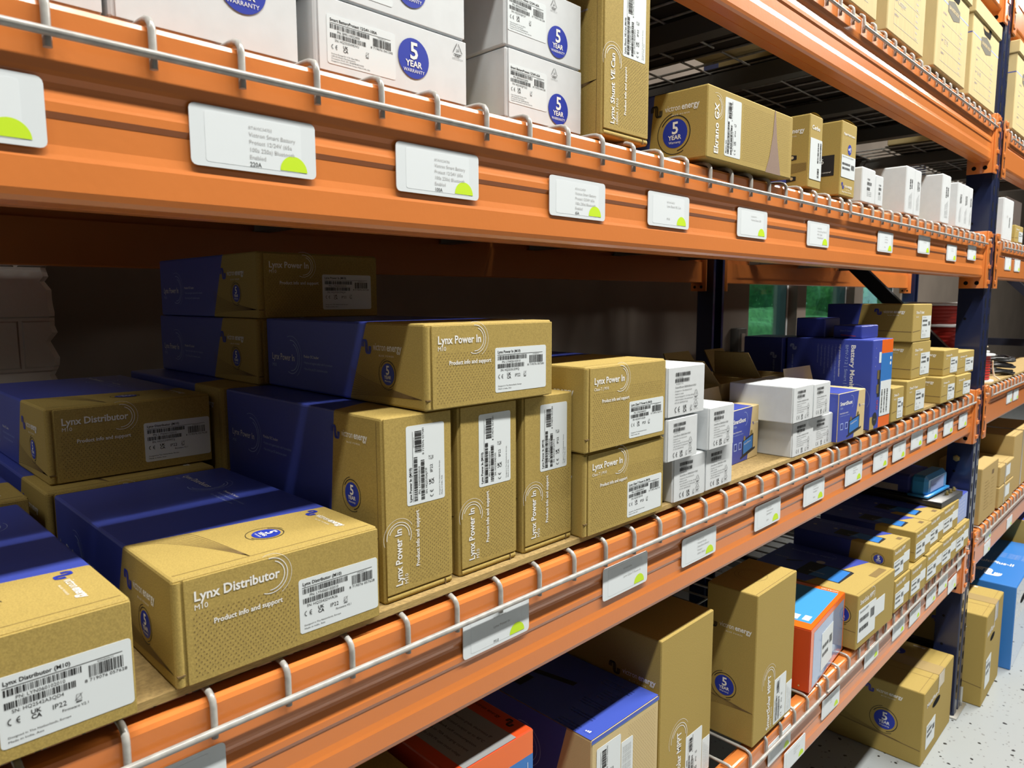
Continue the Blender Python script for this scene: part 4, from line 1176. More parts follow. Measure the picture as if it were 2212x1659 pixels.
def white_plain(w, d, h, kind, seed):
    b = MB(); body(b, w, d, h, 'white_card', r=0.003)
    F, T = FF(w, d, h), FTP(w, d, h)
    if kind == 'sq':
        b.text(F, w * 0.38, h * 0.66, '5 YEAR', h * 0.05, 'black_ink', bold=True)
        for i in range(2): b.barcode(F, w * 0.38, h * (0.52 - 0.15 * i), w * (0.34 - 0.1 * i), h * 0.09, bars=14, seed=seed + i)
        for i in range(3): b.text(F, w * 0.38, h * (0.31 - 0.05 * i), 'Designed in The Netherlands', h * 0.025, 'black_ink', w=w * 0.34)
    else:
        V = Frame(F.p(w * 0.86, h * 0.12), F.V, -F.U)
        b.barcode(V, h * 0.42, w * 0.30, h * 0.22, w * 0.12, bars=14, seed=seed); b.barcode(V, h * 0.44, w * 0.10, h * 0.20, w * 0.12, bars=14, seed=seed + 1)
        for i in range(4): b.text(V, 0, w * (0.12 + 0.10 * i), 'Victron Energy B.V. The Netherlands', w * 0.05, 'black_ink', w=h * (0.36 - 0.03 * i))
    b.rect(T, w * 0.08, 0.004, w * 0.92, 0.0045, 'grey_ink')
    return [('carton', b.mesh('carton'), [])]
for x, w, d, h, kd, lb in ((1.4560, 0.079, 0.10, 0.071, 'sq', 'squat white carton right of the brown carton with the printed screen'),
                           (1.5385, 0.049, 0.10, 0.064, 'sq', 'smaller squat white carton, second from the brown carton with the printed screen'),
                           (1.7440, 0.063, 0.160, 0.109, 'up', 'left one of the two tallest white cartons standing side by side with shared front text'),
                           (1.8085, 0.052, 0.150, 0.108, 'up', 'right one of the two tallest white cartons standing side by side'),
                           (2.0480, 0.080, 0.160, 0.127, 'up', 'single white upright carton between the tallest pair and the three at the post'),
                           (2.2050, 0.058, 0.140, 0.122, 'up', 'first of three narrow white cartons standing next to the post'),
                           (2.2650, 0.060, 0.140, 0.122, 'up', 'middle one of three narrow white cartons standing next to the post'),
                           (2.3275, 0.045, 0.140, 0.121, 'up', 'last of three narrow white cartons, touching the gap before the post')):
    put(white_plain(w, d, h, kd, int(x * 90)), 'white_carton', lb, 'carton', x, 0.0125, ZMF, 0, G4)
# beyond the post
b = MB(); body(b, 0.162, 0.10, 0.140, 'white_card', r=0.003); F = FF(0.162, 0.1, 0.14)
b.barcode(Frame(F.p(0.115, 0.045), F.V, -F.U), 0.0, 0.0, 0.035, 0.012, bars=14, seed=4); b.text(F, 0.06, 0.075, 'I H', 0.010, 'grey_ink'); b.rect(F, 0.002, 0.0, 0.003, 0.14, 'kraft_dark_print')
put([('carton', b.mesh('carton'), [])], 'white_carton', 'white carton just beyond the post on the upper shelf, leaning front panel', 'carton', 2.815, 0.016, ZMF, 0, G4)
b = MB(); body(b, 0.30, 0.25, 0.185, 'white_card', r=0.003)
put([('carton', b.mesh('carton'), [])], 'white_carton', 'big pale white carton at the right picture edge behind the small brown one', 'carton', 3.165, 0.075, ZMF, 0, G4)
put(brown_stack(0.145, 0.05, 0.062, 'Smart', seed=77), 'carton', 'small brown carton in front of the big pale one at the right picture edge', 'carton', 3.020, 0.014, ZMF, 0)

# ================================================================== file boxes on the top shelf
def file_box(w, d, h, hand='', lid=True):
    b = MB(); body(b, w, d, h, 'bankers', r=0.003)
    F, L = FF(w, d, h), FL(w, d, h)
    lh = 0.030
    zc = h - lh
    b.rect(F, 0.001, h * 0.655, w * 0.36, h * 0.668, 'pale_blue_ink'); b.rect(F, w * 0.64, h * 0.655, w - 0.001, h * 0.668, 'pale_blue_ink'); b.rect(L, 0.001, h * 0.655, d - 0.001, h * 0.668, 'blue_ink')
    # hand hole
    hh = [(w * 0.36, h * 0.885), (w * 0.36, h * 0.80), (w * 0.41, h * 0.755), (w * 0.62, h * 0.755), (w * 0.66, h * 0.80), (w * 0.66, h * 0.885)]
    b.poly(F, hh, 'hole_shade', 0.0004)
    b.poly(F, [(w * 0.36, h * 0.885), (w * 0.36, h * 0.81), (w * 0.44, h * 0.80), (w * 0.56, h * 0.815), (w * 0.57, h * 0.885)], 'kraft_plain', 0.0006)
    # emblem
    b.poly(F, [(w * 0.31, h * 0.60), (w * 0.50, h * 0.555), (w * 0.69, h * 0.60), (w * 0.69, h * 0.70), (w * 0.50, h * 0.745), (w * 0.31, h * 0.70)], 'seal_grey', 0.0004)
    b.text(F, w * 0.50, h * 0.635, 'BANKERS BOX', h * 0.032, 'kraft_pale', align='C', w=w * 0.32, bold=True, n=0.0006)
    # form printed on the front
    for i, vv in enumerate((0.47, 0.34, 0.21, 0.09)):
        b.line(F, [(w * 0.16, h * vv), (w * 0.84, h * vv)], 0.0008, 'grey_ink'); b.text(F, w * 0.17, h * (vv + 0.07), ('CONTENTS', 'DATE', 'DEPT', 'DESTROY')[i], h * 0.018, 'blue_ink')
    b.line(F, [(w * 0.16, h * 0.55), (w * 0.16, h * 0.09)], 0.0006, 'grey_ink'); b.line(F, [(w * 0.70, h * 0.55), (w * 0.70, h * 0.09)], 0.0006, 'grey_ink')
    for i in range(9): b.text(F, w * 0.73, h * (0.50 - 0.05 * i), 'R-Kive', h * 0.016, 'pale_blue_ink')
    if hand: b.text(F, w * 0.24, h * 0.27, hand, h * 0.05, 'grey_ink')
    # side print
    b.text(L, d - 0.085, h * 0.50, 'R', h * 0.05, 'blue_ink', bold=True, rot=0); b.text(L, d - 0.05, h * 0.40, 'C', h * 0.07, 'blue_ink', bold=True)
    for i in range(5): b.text(L, d - 0.06, h * (0.31 - 0.055 * i), 'v · ·', h * 0.022, 'blue_ink')
    parts = [('box_body', b.mesh('box_body'), [])]
    if lid:
        m = MB(); e = 0.005; t = 0.003
        z0, z1 = h - 0.034, h + 0.006
        body(m, w + 2 * e, d + 2 * e, z1 - z0, 'bankers', r=0.003)
        for i, (x, y, z) in enumerate(m.v): m.v[i] = (x - e, y - e, z + z0)
        parts.append(('lid', m.mesh('lid'), []))
    return parts
G5 = 'file boxes on the top shelf'
for x, y, w, h, hand, lb in ((1.165, 0.010, 0.315, 0.245, '', 'file box at the picture top, farthest from the post, cut by the upper edge'),
                             (1.538, 0.008, 0.255, 0.245, 'Copper', 'file box with a pencilled word, second from the cut one, its lid above the picture'),
                             (1.870, 0.004, 0.288, 0.245, "13'15", 'file box with an oval emblem and a dark hand hole, second from the post'),
                             (2.215, 0.006, 0.315, 0.248, '16-18', 'lidded file box next to the navy post, oval emblem below the hand hole'),
                             (2.790, 0.004, 0.315, 0.275, '', 'lidded file box just beyond the navy post at the right picture edge')):
    put(file_box(w, 0.385, h, hand), 'file_box', lb, 'file box', x, y, ZT if x < 2.6 else ZT, 0, G5)

# ================================================================== lowest shelf
def mppt_tall(w, d, h, title, seed):
    b = MB(); body(b, w, d, h, 'kraft')
    F, L, T = FF(w, d, h), FL(w, d, h), FTP(w, d, h)
    V = F.sub(w * 0.40, h * 0.03, PI / 2)
    b.text(V, 0, 0, title, 0.0125, 'white_ink', w=0.108, bold=True); b.text(V, 0, -0.010, 'MPPT 150/70', 0.005, 'white_ink'); b.text(V, 0.0, -0.026, 'Product info and support', 0.0045, 'white_ink', w=0.060, bold=True)
    title_ring(b, V, 0.098, 0.006, 0.024)
    logo(b, L, d - 0.098, h * 0.735, 0.090, emblem='black_ink')
    seal(b, L, d - 0.058, h * 0.345, 0.019)
    fan(b, L, d * 0.1, h * 0.20, h * 0.30, d - 0.004, h * 0.225, 9); b.line(L, [(d - 0.12, h * 0.275), (d - 0.002, h * 0.225)], 0.0012, 'kraft_dark_print')
    b.arc(T, w * 0.5, d * 0.55, 0.030, 0.0006, 0, 360, 'kraft_dark_print'); b.arc(T, w * 0.5, d * 0.55, 0.023, 0.0006, 0, 360, 'kraft_dark_print')
    b.rect(T, 0.003, 0.004, w - 0.003, 0.005, 'kraft_edge')
    lb = ship_label(0.090, 0.052, title + ' 150/70', 'SCC115070211', 'HQ2538QXQ2N', ip='IP43', ean='8 719076 045670', seed=seed, made=False)
    place_label(lb, F, w * 0.82, 0.006, PI / 2)
    l2 = MB(); l2.rrect(F, w * 0.83, 0.006, w * 0.985, 0.068, 0.002, 'sticker', 0.0, 0.0003)
    G = Frame(F.p(w * 0.86, 0.010, 0.0005), F.V, -F.U)
    for i in range(5): l2.text(G, 0, -i * 0.0042, 'Firmware, serial and set-up information', 0.0014, 'black_ink', w=0.052 - i * 0.004)
    return [('carton', b.mesh('carton'), []), ('label', lb.mesh('label'), [], 'white barcode sticker'), ('label', l2.mesh('label'), [], 'narrow white sticker')]
put(mppt_tall(0.160, 0.230, 0.290, 'SmartSolar MPPT', 120), 'carton', 'left one of two tall brown cartons on the lowest shelf, its bottom cut off', 'carton', 0.768, 0.032, ZB + 0.0, 0)
put(mppt_tall(0.168, 0.098, 0.288, 'SmartSolar MPPT', 123), 'carton', 'right one of two tall brown cartons, beside the orange and blue box', 'carton', 1.035, 0.0055, ZB, 0.5)

def mppt_wrapped():
    w, d, h = 0.162, 0.330, 0.208
    b = MB(); body(b, w, d, h, 'kraft_pale', r=0.003)
    F, L, T = FF(w, d, h), FL(w, d, h), FTP(w, d, h)
    TT = FT(w, d, h)
    b.rect(T, 0.0, 0.001, w, d - 0.001, 'blue_gloss', 0.0004)
    b.poly(L, [(0.001, 0.001), (d - 0.10, 0.001), (d - 0.045, h - 0.001), (0.001, h - 0.001)], 'blue_print')
    b.rect(F, 0.0, h - 0.006, w, h - 0.0002, 'blue_gloss', 0.0004); b.rect(F, 0.0, h - 0.0065, w, h - 0.006, 'blue_sky_pale', 0.0004)
    dots(b, F, 0.085, 0.02, w - 0.008, h - 0.014, 0.0048)
    # lid print, reading towards the rail
    for j, (vv, n) in enumerate(((0.86, 3), (0.47, 3), (0.26, 2), (0.08, 3))):
        for i in range(n): b.text(TT, d - (0.085, 0.078, 0.072, 0.070)[j], w * vv - i * 0.006, ('Optional Smart Battery Sense', 'Automatic battery voltage', 'Fully discharged battery', 'Monitor and configure easily')[j], 0.0034, 'white_ink', w=(0.055, 0.042, 0.044, 0.040)[j])
    b.rect(TT, d - 0.070, w * 0.60, d - 0.030, w * 0.605, 'white_ink')
    for i in range(4): b.text(TT, d - 0.066, w * (0.70 - 0.045 * i), 'Battery  Sense', 0.003, 'white_ink', w=0.026)
    b.rect(TT, d - 0.024, w * 0.05, d - 0.010, w * 0.12, 'white_ink'); b.rect(TT, d - 0.023, w * 0.055, d - 0.011, w * 0.115, 'blue_gloss', 0.0007)
    for i in range(3): b.rect(TT, d - 0.021 + i * 0.003, w * 0.07, d - 0.019 + i * 0.003, w * (0.085 + 0.008 * i), 'white_ink', 0.0009)
    b.poly(TT, [(d - 0.20, w * 0.45), (d - 0.11, w * 0.55), (d - 0.11, w * 0.62), (d - 0.20, w * 0.52)], 'black_print', 0.0006); b.poly(TT, [(d - 0.25, w * 0.2), (d - 0.17, w * 0.2), (d - 0.17, w * 0.40), (d - 0.25, w * 0.40)], 'black_print', 0.0006)
    b.text(L, 0.07, h * 0.64, 'SmartSolar MPPT', 0.016, 'pale_blue_ink', w=0.15); b.arc(L, 0.20, h * 0.70, 0.034, 0.0009, -120, 110, 'pale_blue_ink'); b.arc(L, 0.20, h * 0.70, 0.027, 0.0009, -100, 90, 'pale_blue_ink')
    lb = ship_label(0.100, 0.055, 'SmartSolar MPPT 250/100', 'SCC125110441', 'HQ2527KGLZ8', ip='IP43', ean='8 719076 049043', seed=126, made=False)
    place_label(lb, F, 0.066, h - 0.118, PI / 2, 0.0003)
    l2 = MB(); l2.rrect(F, 0.068, h - 0.125, 0.096, h - 0.034, 0.002, 'sticker', 0.0, 0.0003)
    for i in range(8): l2.text(Frame(F.p(0.072 + i * 0.0026, h - 0.12, 0.0005), F.V, -F.U), 0, 0, 'Warning: risk of electric shock, read the manual', 0.0013, 'black_ink', w=0.078)
    return [('carton', b.mesh('carton'), []), ('label', lb.mesh('label'), [], 'white barcode sticker'), ('label', l2.mesh('label'), [], 'narrow white sticker')]
put(mppt_wrapped(), 'printed_carton', 'big box with a glossy blue printed lid, beside the orange and grey box', 'carton', 0.5975, 0.032, ZB, -1)

def orange_grey():
    w, d, h = 0.130, 0.30, 0.285
    b = MB(); body(b, w, d, h, 'box_red', r=0.003)
    F, T = FF(w, d, h), FTP(w, d, h)
    TT = FT(w, d, h)
    b.rect(F, 0.001, h - 0.032, w - 0.001, h - 0.001, 'box_orange'); b.rect(F, 0.001, 0.001, w - 0.001, h - 0.032, 'blue_sky')
    b.rect(T, w * 0.14, 0.001, w * 0.78, d * 0.94, 'silver_print')
    for i, t in enumerate(('• Protection grade, electronics IP', '• Full rated output up to 40°C', '• 10mA self consumption', '• Up to 70A charging current', '• Up to 250V PV open circuit voltage')):
        g = FT(w, d, h).sub(d - 0.022, w * (0.60 - 0.095 * i), PI)
        b.text(FT(w, d, h), d - 0.100, w * (0.60 - 0.095 * i), t, 0.0042, 'black_ink', w=0.078)
    b.text(TT, d - 0.095, w * 0.88, 'victron energy', 0.0055, 'black_ink', w=0.05); wave(b, TT, d - 0.036, w * 0.90, 0.015, 'black_ink')
    pap(b, Frame(F.p(w - 0.022, h - 0.050), F.U, F.V), 0, 0, 0.0075, '22', False)
    for a in (8, 112): pass
    for k in range(3):
        a = 90 + 120 * k
        b.line(F, [(w - 0.022 + 0.008 * math.cos(R(a + o)), h - 0.052 + 0.008 * math.sin(R(a + o))) for o in (4, 116)], 0.0012, 'white_ink', 0.0008)
    b.rect(F, w - 0.011, h - 0.075, w - 0.0102, h - 0.040, 'white_ink', 0.0008)
    return [('carton', b.mesh('carton'), [])]
put(orange_grey(), 'printed_carton', 'orange box with a grey text panel on top, at the bottom picture edge', 'carton', 0.345, 0.030, ZB, -1)
b = MB(); body(b, 0.14, 0.30, 0.275, 'kraft'); Fp = FF(0.14, 0.3, 0.275); b.rect(FTP(0.14, 0.3, 0.275), 0.01, 0.006, 0.13, 0.007, 'kraft_edge')
b.arc(FT(0.14, 0.3, 0.275), 0.25, 0.06, 0.02, 0.001, -60, 110, 'white_ink')
put([('carton', b.mesh('carton'), [])], 'carton', 'brown carton in the bottom picture edge, left of the orange and grey box', 'carton', 0.190, 0.060, ZB, -2)

def orange_blue():
    w, d, h = 0.247, 0.128, 0.137
    b = MB(); body(b, w, d, h, 'box_red', r=0.003)
    F, T, L = FF(w, d, h), FTP(w, d, h), FL(w, d, h)
    b.rect(F, 0.0005, 0.0005, w - 0.0005, h - 0.0005, 'box_orange', 0.0003); b.rect(F, 0.020, 0.004, w - 0.008, h - 0.012, 'gloss_blue_front', 0.0005)
    b.rect(T, 0.0005, 0.0005, w - 0.0005, d - 0.0005, 'box_orange', 0.0003); b.rect(T, 0.030, 0.010, w - 0.018, d - 0.006, 'blue_sky_pale', 0.0005)
    b.rect(T, 0.036, 0.040, 0.062, 0.066, 'white_card', 0.0008); b.rect(T, 0.040, 0.018, 0.066, 0.032, 'white_card', 0.0008)
    b.poly(T, [(0.06, 0.086), (0.10, 0.090), (0.10, 0.122), (0.06, 0.122)], 'silver_print', 0.0008)
    b.text(FT(w, d, h), d - 0.05, w - 0.013, 'VICTRON', 0.006, 'white_ink', n=0.0008)
    b.disc(L, d - 0.02, 0.012, 0.002, 'kraft_pale', 0.0004, 8)
    lb = MB(); lb.rrect(F, 0.076, h * 0.12, 0.158, h * 0.74, 0.002, 'sticker', 0.0007, 0.0003)
    G = Frame(F.p(0.076, h * 0.12, 0.0012), F.U, F.V)
    for i in range(2): lb.barcode(G, 0.006, 0.048 - i * 0.018, 0.042, 0.008, bars=24, seed=130 + i)
    lb.barcode(G, 0.056, 0.044, 0.018, 0.018, bars=12, seed=133)
    return [('carton', b.mesh('carton'), []), ('label', lb.mesh('label'), [], 'white barcode sticker')]
put(orange_blue(), 'printed_carton', 'orange box with blue panels and a mirror-glossy front, overhanging the lowest beam', 'carton', 1.2860, 0.0060, ZB, 5.0)

def mppt_flat(w, d, h, side_seal=True, blue_from=0.05, seed=1, big=False):
    """carton with a wrap print on its lid that steps around a pictured device"""
    b = MB(); body(b, w, d, h, 'kraft', 'blue_print', (lambda x, z: blue_from + 0.05 + (h - z) * 0.1) if not big else (lambda x, z: 0.20 + (h - z) * 0.1))
    F, L, T = FF(w, d, h), FL(w, d, h), FTP(w, d, h)
    # blue wrap over the lid
    b.poly(T, [(0.001, blue_from + 0.052), (w * 0.12, blue_from + 0.045), (w * 0.55, blue_from + 0.020), (w * 0.999, blue_from - 0.010), (w * 0.999, d - 0.001), (0.001, d - 0.001)], 'blue_print', 0.0003)
    # pictured device
    b.poly(T, [(w * 0.18, blue_from - 0.012), (w * 0.56, blue_from - 0.012), (w * 0.58, blue_from - 0.004), (w * 0.58, d * 0.62), (w * 0.18, d * 0.62)], 'black_print', 0.0005)
    b.poly(T, [(w * 0.19, blue_from - 0.008), (w * 0.55, blue_from - 0.004), (w * 0.56, blue_from + 0.055), (w * 0.19, blue_from + 0.065)], 'blue_sky', 0.0007)
    TT = FT(w, d, h)
    b.text(TT, d - blue_from - 0.075, w * 0.30, 'SmartSolar', 0.006 if big else 0.0045, 'white_ink', w=0.040 if big else 0.028, n=0.0009)
    b.text(TT, d * 0.10, w * 0.80, 'SmartSolar MPPT', 0.010 if big else 0.007, 'pale_blue_ink', w=d * 0.42, n=0.0008)
    if big:
        b.arc(TT, d * 0.42, w * 0.83, 0.028, 0.0008, -120, 110, 'pale_blue_ink', 0.0008); b.disc(TT, d * 0.46, w * 0.62, 0.011, 'grey_ink', 0.0008); b.text(TT, d * 0.06, w * 0.50, 'CAN LITE', 0.006, 'grey_ink', n=0.0008)
        b.poly(TT, [(d * 0.20, w * 0.42), (d * 0.32, w * 0.52), (d * 0.33, w * 0.55), (d * 0.20, w * 0.46)], 'black_print', 0.0008)
        b.rect(T, w * 0.60, 0.012, w * 0.90, 0.030, 'kraft_edge', 0.0004)
    else:
        for i in range(2): b.disc(TT, d * (0.12 + 0.22 * i), w * 0.52, 0.005, 'grey_ink', 0.0008, 16)
        b.rect(T, w * 0.70, 0.014, w * 0.86, 0.026, 'kraft_dark_print', 0.0004)
    b.line(T, [(0.006, 0.006), (w - 0.004, 0.005)], 0.0010, 'kraft_edge')
    b.text(F, w * 0.06, h * 0.80, 'SmartSolar MPPT', h * (0.085 if big else 0.10), 'white_ink', w=w * (0.37 if big else 0.62), bold=True)
    if big: b.arc(F, w * 0.38, h * 0.86, h * 0.12, h * 0.008, -60, 130, 'white_ink')
    lw, lh = (0.108, h * 0.60) if big else (w * 0.58, h * 0.48)
    lb = MB(); lb.rrect(F, w * 0.03, h * 0.12, w * 0.03 + lw, h * 0.12 + lh, 0.002, 'sticker', 0.0004, 0.0003)
    G = Frame(F.p(w * 0.03, h * 0.12, 0.0008), F.U, F.V)
    lb.text(G, lw * 0.06, lh * 0.88, 'SmartSolar MPPT', lh * 0.07, 'black_ink', w=lw * 0.5)
    for i in range(2): lb.barcode(G, lw * 0.06, lh * (0.60 - 0.30 * i), lw * 0.52, lh * 0.13, bars=22, seed=seed + i)
    lb.barcode(G, lw * 0.68, lh * 0.50, lw * 0.24, lh * 0.28, bars=12, seed=seed + 3)
    l2 = MB(); a0 = w * 0.03 + lw
    l2.rrect(F, a0 + 0.0005, h * 0.34, min(w - 0.003, a0 + (0.060 if big else w * 0.36)), h * 0.66, 0.0015, 'sticker', 0.0003, 0.0003)
    if side_seal: seal(b, L, d - 0.036, h * 0.60, 0.018 if big else 0.012)
    b.line(L, [(d - 0.10, h * 0.36), (d - 0.002, h * 0.33)], 0.0010, 'kraft_dark_print')
    return [('carton', b.mesh('carton'), []), ('label', lb.mesh('label'), [], 'white barcode sticker'), ('label', l2.mesh('label'), [], 'narrow white sticker')]
put(mppt_flat(0.241, 0.275, 0.132, blue_from=0.072, seed=140, big=True), 'carton', 'large flat brown carton with a dark blue top, next to the orange and blue box', 'carton', 1.5430, 0.002, ZB, -1.5)
G6 = 'two-high row of brown cartons along the lowest shelf'
for i, (x, w, y, lb) in enumerate(((1.816, 0.118, 0.002, 'first low carton of the two-high row, next to the large flat carton'),
                                   (1.938, 0.130, -0.002, 'second low carton of the two-high row, counted from the large flat carton'),
                                   (2.084, 0.150, -0.002, 'third low carton of the two-high row, counted from the large flat carton'),
                                   (2.2440, 0.156, -0.001, 'fourth low carton of the two-high row, under the blue charger'),
                                   (2.4080, 0.149, -0.001, 'last low carton of the two-high row, against the navy post'))):
    put(mppt_flat(w, 0.26, 0.0865, i != 1, 0.055, seed=150 + 4 * i), 'carton', lb, 'carton', x, y, ZB, -1.0, G6)
for i, (x, w, y, lb) in enumerate(((1.803, 0.130, 0.006, 'first upper carton of the two-high row, round blue seal on its side'),
                                   (1.990, 0.140, 0.006, 'second upper carton of the two-high row, standing out from its neighbours'),
                                   (2.134, 0.146, 0.010, 'third upper carton of the two-high row, beside the black base of the charger'),
                                   (2.284, 0.164, 0.010, 'fourth upper carton of the two-high row, right below the blue charger end'))):
    put(mppt_flat(w, 0.26, 0.0865, True, 0.055, seed=170 + 4 * i), 'carton', lb, 'carton', x, y, ZB + 0.0875, -1.0, G6)
b = MB(); w, d, h = 0.121, 0.24, 0.0875; body(b, w, d, h, 'blue_print'); F = FF(w, d, h); T = FTP(w, d, h)
b.rect(F, 0.001, 0.001, w - 0.001, h - 0.001, 'pale_blue_ink', 0.0003)
for i in range(5): b.text(F, w * 0.12, h * (0.78 - 0.13 * i), 'Energy. Anytime. Anywhere.', h * 0.04, 'white_ink', w=w * 0.6, n=0.0006)
b.text(FT(w, d, h), d - 0.07, w * 0.55, 'CE', 0.012, 'white_ink'); b.rect(T, w * 0.15, 0.05, w * 0.4, 0.065, 'white_ink')
put([('carton', b.mesh('carton'), [])], 'printed_carton', 'lilac-blue printed carton on the end of the two-high row, against the navy post', 'carton', 2.452, 0.010, ZB + 0.0875, 0)
# charger lying on the upper row
t = root('battery_charger', 'blue and black metal charger lying on the two-high row of cartons', 'charger', (2.284, 0.055, ZB + 0.1750 + ZO), R(-3))
m = MB(); m.box(0.0, 0.205, -0.038, 0.30, 0.0, 0.018, 'black_metal', 0.002)
for i in range(9): m.box(0.006 + i * 0.022, 0.014 + i * 0.022, 0.004, 0.299, 0.018, 0.022, 'black_metal')
link('heat_sink', m.mesh('heat_sink'), t)
m = MB(); body(m, 0.185, 0.245, 0.062, 'blue_print_dark', r=0.016)
for i, (x, y, z) in enumerate(m.v): m.v[i] = (x + 0.008, y + 0.052, z + 0.022)
L = Frame((0.008, 0.297, 0.022), (0, -1, 0), (0, 0, 1)); Tt = Frame((0.008, 0.297, 0.084), (0, -1, 0), (1, 0, 0))
for i in range(2): m.rect(L, 0.05 + i * 0.082, 0.008, 0.125 + i * 0.082, 0.028, 'grey_ink', 0.0004)
m.text(Tt, 0.06, 0.045, 'Buck-Boost Charger', 0.010, 'pale_blue_ink', w=0.13, n=0.0005)
link('housing', m.mesh('housing'), t)
m = MB(); body(m, 0.189, 0.052, 0.066, 'charger_blue', r=0.017)
for i, (x, y, z) in enumerate(m.v): m.v[i] = (x + 0.006, y + 0.006, z + 0.022)
F = Frame((0.006, 0.006, 0.022), (1, 0, 0), (0, 0, 1)); m.rect(F, 0.030, 0.014, 0.150, 0.050, 'pale_blue_ink', 0.0004)
m.text(F, 0.040, 0.030, 'WARNING', 0.006, 'blue_ink', n=0.0006); m.box(0.0, 0.200, -0.001, 0.060, 0.022, 0.030, 'charger_blue', 0.003)
link('end_cap', m.mesh('end_cap'), t)
for i in range(3):
    m = MB(); m.lathe(0, 0, [(0, 0), (0.006, 0), (0.006, 0.006), (0.0035, 0.006), (0.0035, 0.013), (0, 0.013)], 'brass', 6, False)
    q = link('terminal_bolt', m.mesh('terminal_bolt'), t); q.location = (0.182 - 0.034 * i, -0.018, 0.018)

# ================================================================== cartons on the floor
def floor_box(w, d, h, mt='kraft', logo_l=True, seed=200, tape=True, title='MultiPlus-II'):
    b = MB(); body(b, w, d, h, mt, r=0.004)
    F, L, T, TT = FF(w, d, h), FL(w, d, h), FTP(w, d, h), FT(w, d, h)
    hole = [(w * 0.42 + w * 0.13 * math.cos(a) * (1 if abs(math.cos(a)) < .8 else 1), h * 0.66 + 0.012 * math.sin(a)) for a in [2 * PI * k / 20 for k in range(20)]]
    b.poly(F, hole, 'hole_shade', 0.0006)
    b.text(F, w * 0.10, h * 0.74, title, h * 0.060, 'white_ink', w=w * 0.40, bold=True)
    logo(b, L, d - 0.170, h * 0.82, 0.112)
    seal(b, L, d - 0.108, h * 0.465, 0.031)
    b.line(L, [(max(0.0, d - 0.34), h * 0.33), (d - 0.003, h * 0.215)], 0.0022, 'kraft_dark_print'); fan(b, L, max(0.01, d - 0.24), h * 0.30, h * 0.42, d - 0.06, h * 0.24, 9)
    seal(b, TT, d - 0.150, w * 0.72, 0.026, False)
    b.text(TT, d - 0.12, w * 0.93, 'energy', 0.010, 'white_ink', bold=True)
    b.line(T, [(w * 0.34, 0.004), (w * 0.34, d - 0.01)], 0.0016, 'kraft_edge'); b.line(T, [(0.004, 0.016), (w - 0.004, 0.016)], 0.0012, 'kraft_edge')
    parts = [('carton', b.mesh('carton'), [])]
    if tape:
        m2 = MB(); m2.rect(T, w * 0.46, -0.0, w * 0.66, d * 0.55, 'tape', 0.0008); m2.rect(F, w * 0.46, h * 0.80, w * 0.66, h + 0.0008, 'tape', 0.0008)
        parts.append(('tape', m2.mesh('tape'), []))
    lb = MB(); lb.rrect(F, w * 0.13, h * 0.15, w * 0.42, h * 0.48, 0.003, 'sticker', 0.0004, 0.0003)
    G = Frame(F.p(w * 0.13, h * 0.15, 0.0008), F.U, F.V); lw, lh = w * 0.29, h * 0.33
    for i in range(2): lb.barcode(G, lw * 0.08, lh * (0.66 - 0.22 * i), lw * 0.55, lh * 0.12, bars=22, seed=seed + i)
    lb.barcode(G, lw * 0.70, lh * 0.50, lw * 0.22, lh * 0.22, bars=12, seed=seed + 2)
    lb.text(G, lw * 0.08, lh * 0.86, title, lh * 0.06, 'black_ink')
    parts.append(('label', lb.mesh('label'), [], 'white barcode sticker'))
    return parts
FZ = -ZO
put(floor_box(0.338, 0.420, 0.240), 'carton', 'worn brown carton on the floor under the lowest beam, round blue seal on its side', 'carton', 2.212, 0.010, FZ, 0)
put(floor_box(0.300, 0.300, 0.335, seed=210), 'carton', 'tall brown carton on the floor just beyond the navy post, oval hand hole in front', 'carton', 2.722, -0.046, FZ, 1)
b = MB(); w, d, h = 0.62, 0.36, 0.335; body(b, w, d, h, 'blue_sky', r=0.004)
F, L, TT = FF(w, d, h), FL(w, d, h), FT(w, d, h)
b.rect(F, 0.004, 0.004, w - 0.004, h - 0.004, 'gloss_blue_front', 0.0003)
b.poly(F, [(w * 0.30 + 0.07 * math.cos(2 * PI * k / 20), h * 0.72 + 0.016 * math.sin(2 * PI * k / 20)) for k in range(20)], 'hole_shade', 0.0006)
b.text(TT, d - 0.19, w * 0.40, 'MultiPlus-II', 0.030, 'white_ink', w=0.14, bold=True); wave(b, TT, d - 0.16, w * 0.20, 0.09, 'white_ink'); b.text(TT, d - 0.30, w * 0.20, 'victron', 0.018, 'white_ink')
for i in range(4): b.text(TT, d - 0.14, w * (0.66 - 0.03 * i), 'Inverter charger 48/5000', 0.010, 'pale_blue_ink')
b.text(F, 0.03, h * 0.75, 'MultiPlus', 0.03, 'white_ink', bold=True); b.text(F, 0.03, h * 0.55, '5 kVA', 0.05, 'white_ink')
put([('carton', b.mesh('carton'), [])], 'printed_carton', 'big bright blue carton on the floor at the right edge, white print on its lid', 'carton', 3.098, -0.068, FZ, 1)
b = MB(); w, d, h = 0.60, 0.42, 0.435; body(b, w, d, h, 'kraft', r=0.004); T = FTP(w, d, h); b.rect(T, 0.004, 0.004, w - 0.004, d - 0.004, 'blue_gloss', 0.0004)
b.line(FF(w, d, h), [(w * 0.08, 0.01), (w * 0.08, h)], 0.002, 'kraft_edge')
put([('carton', b.mesh('carton'), [])], 'carton', 'brown carton with a blue lid in the shade behind the bright blue one', 'carton', 3.740, -0.02, FZ, 0)

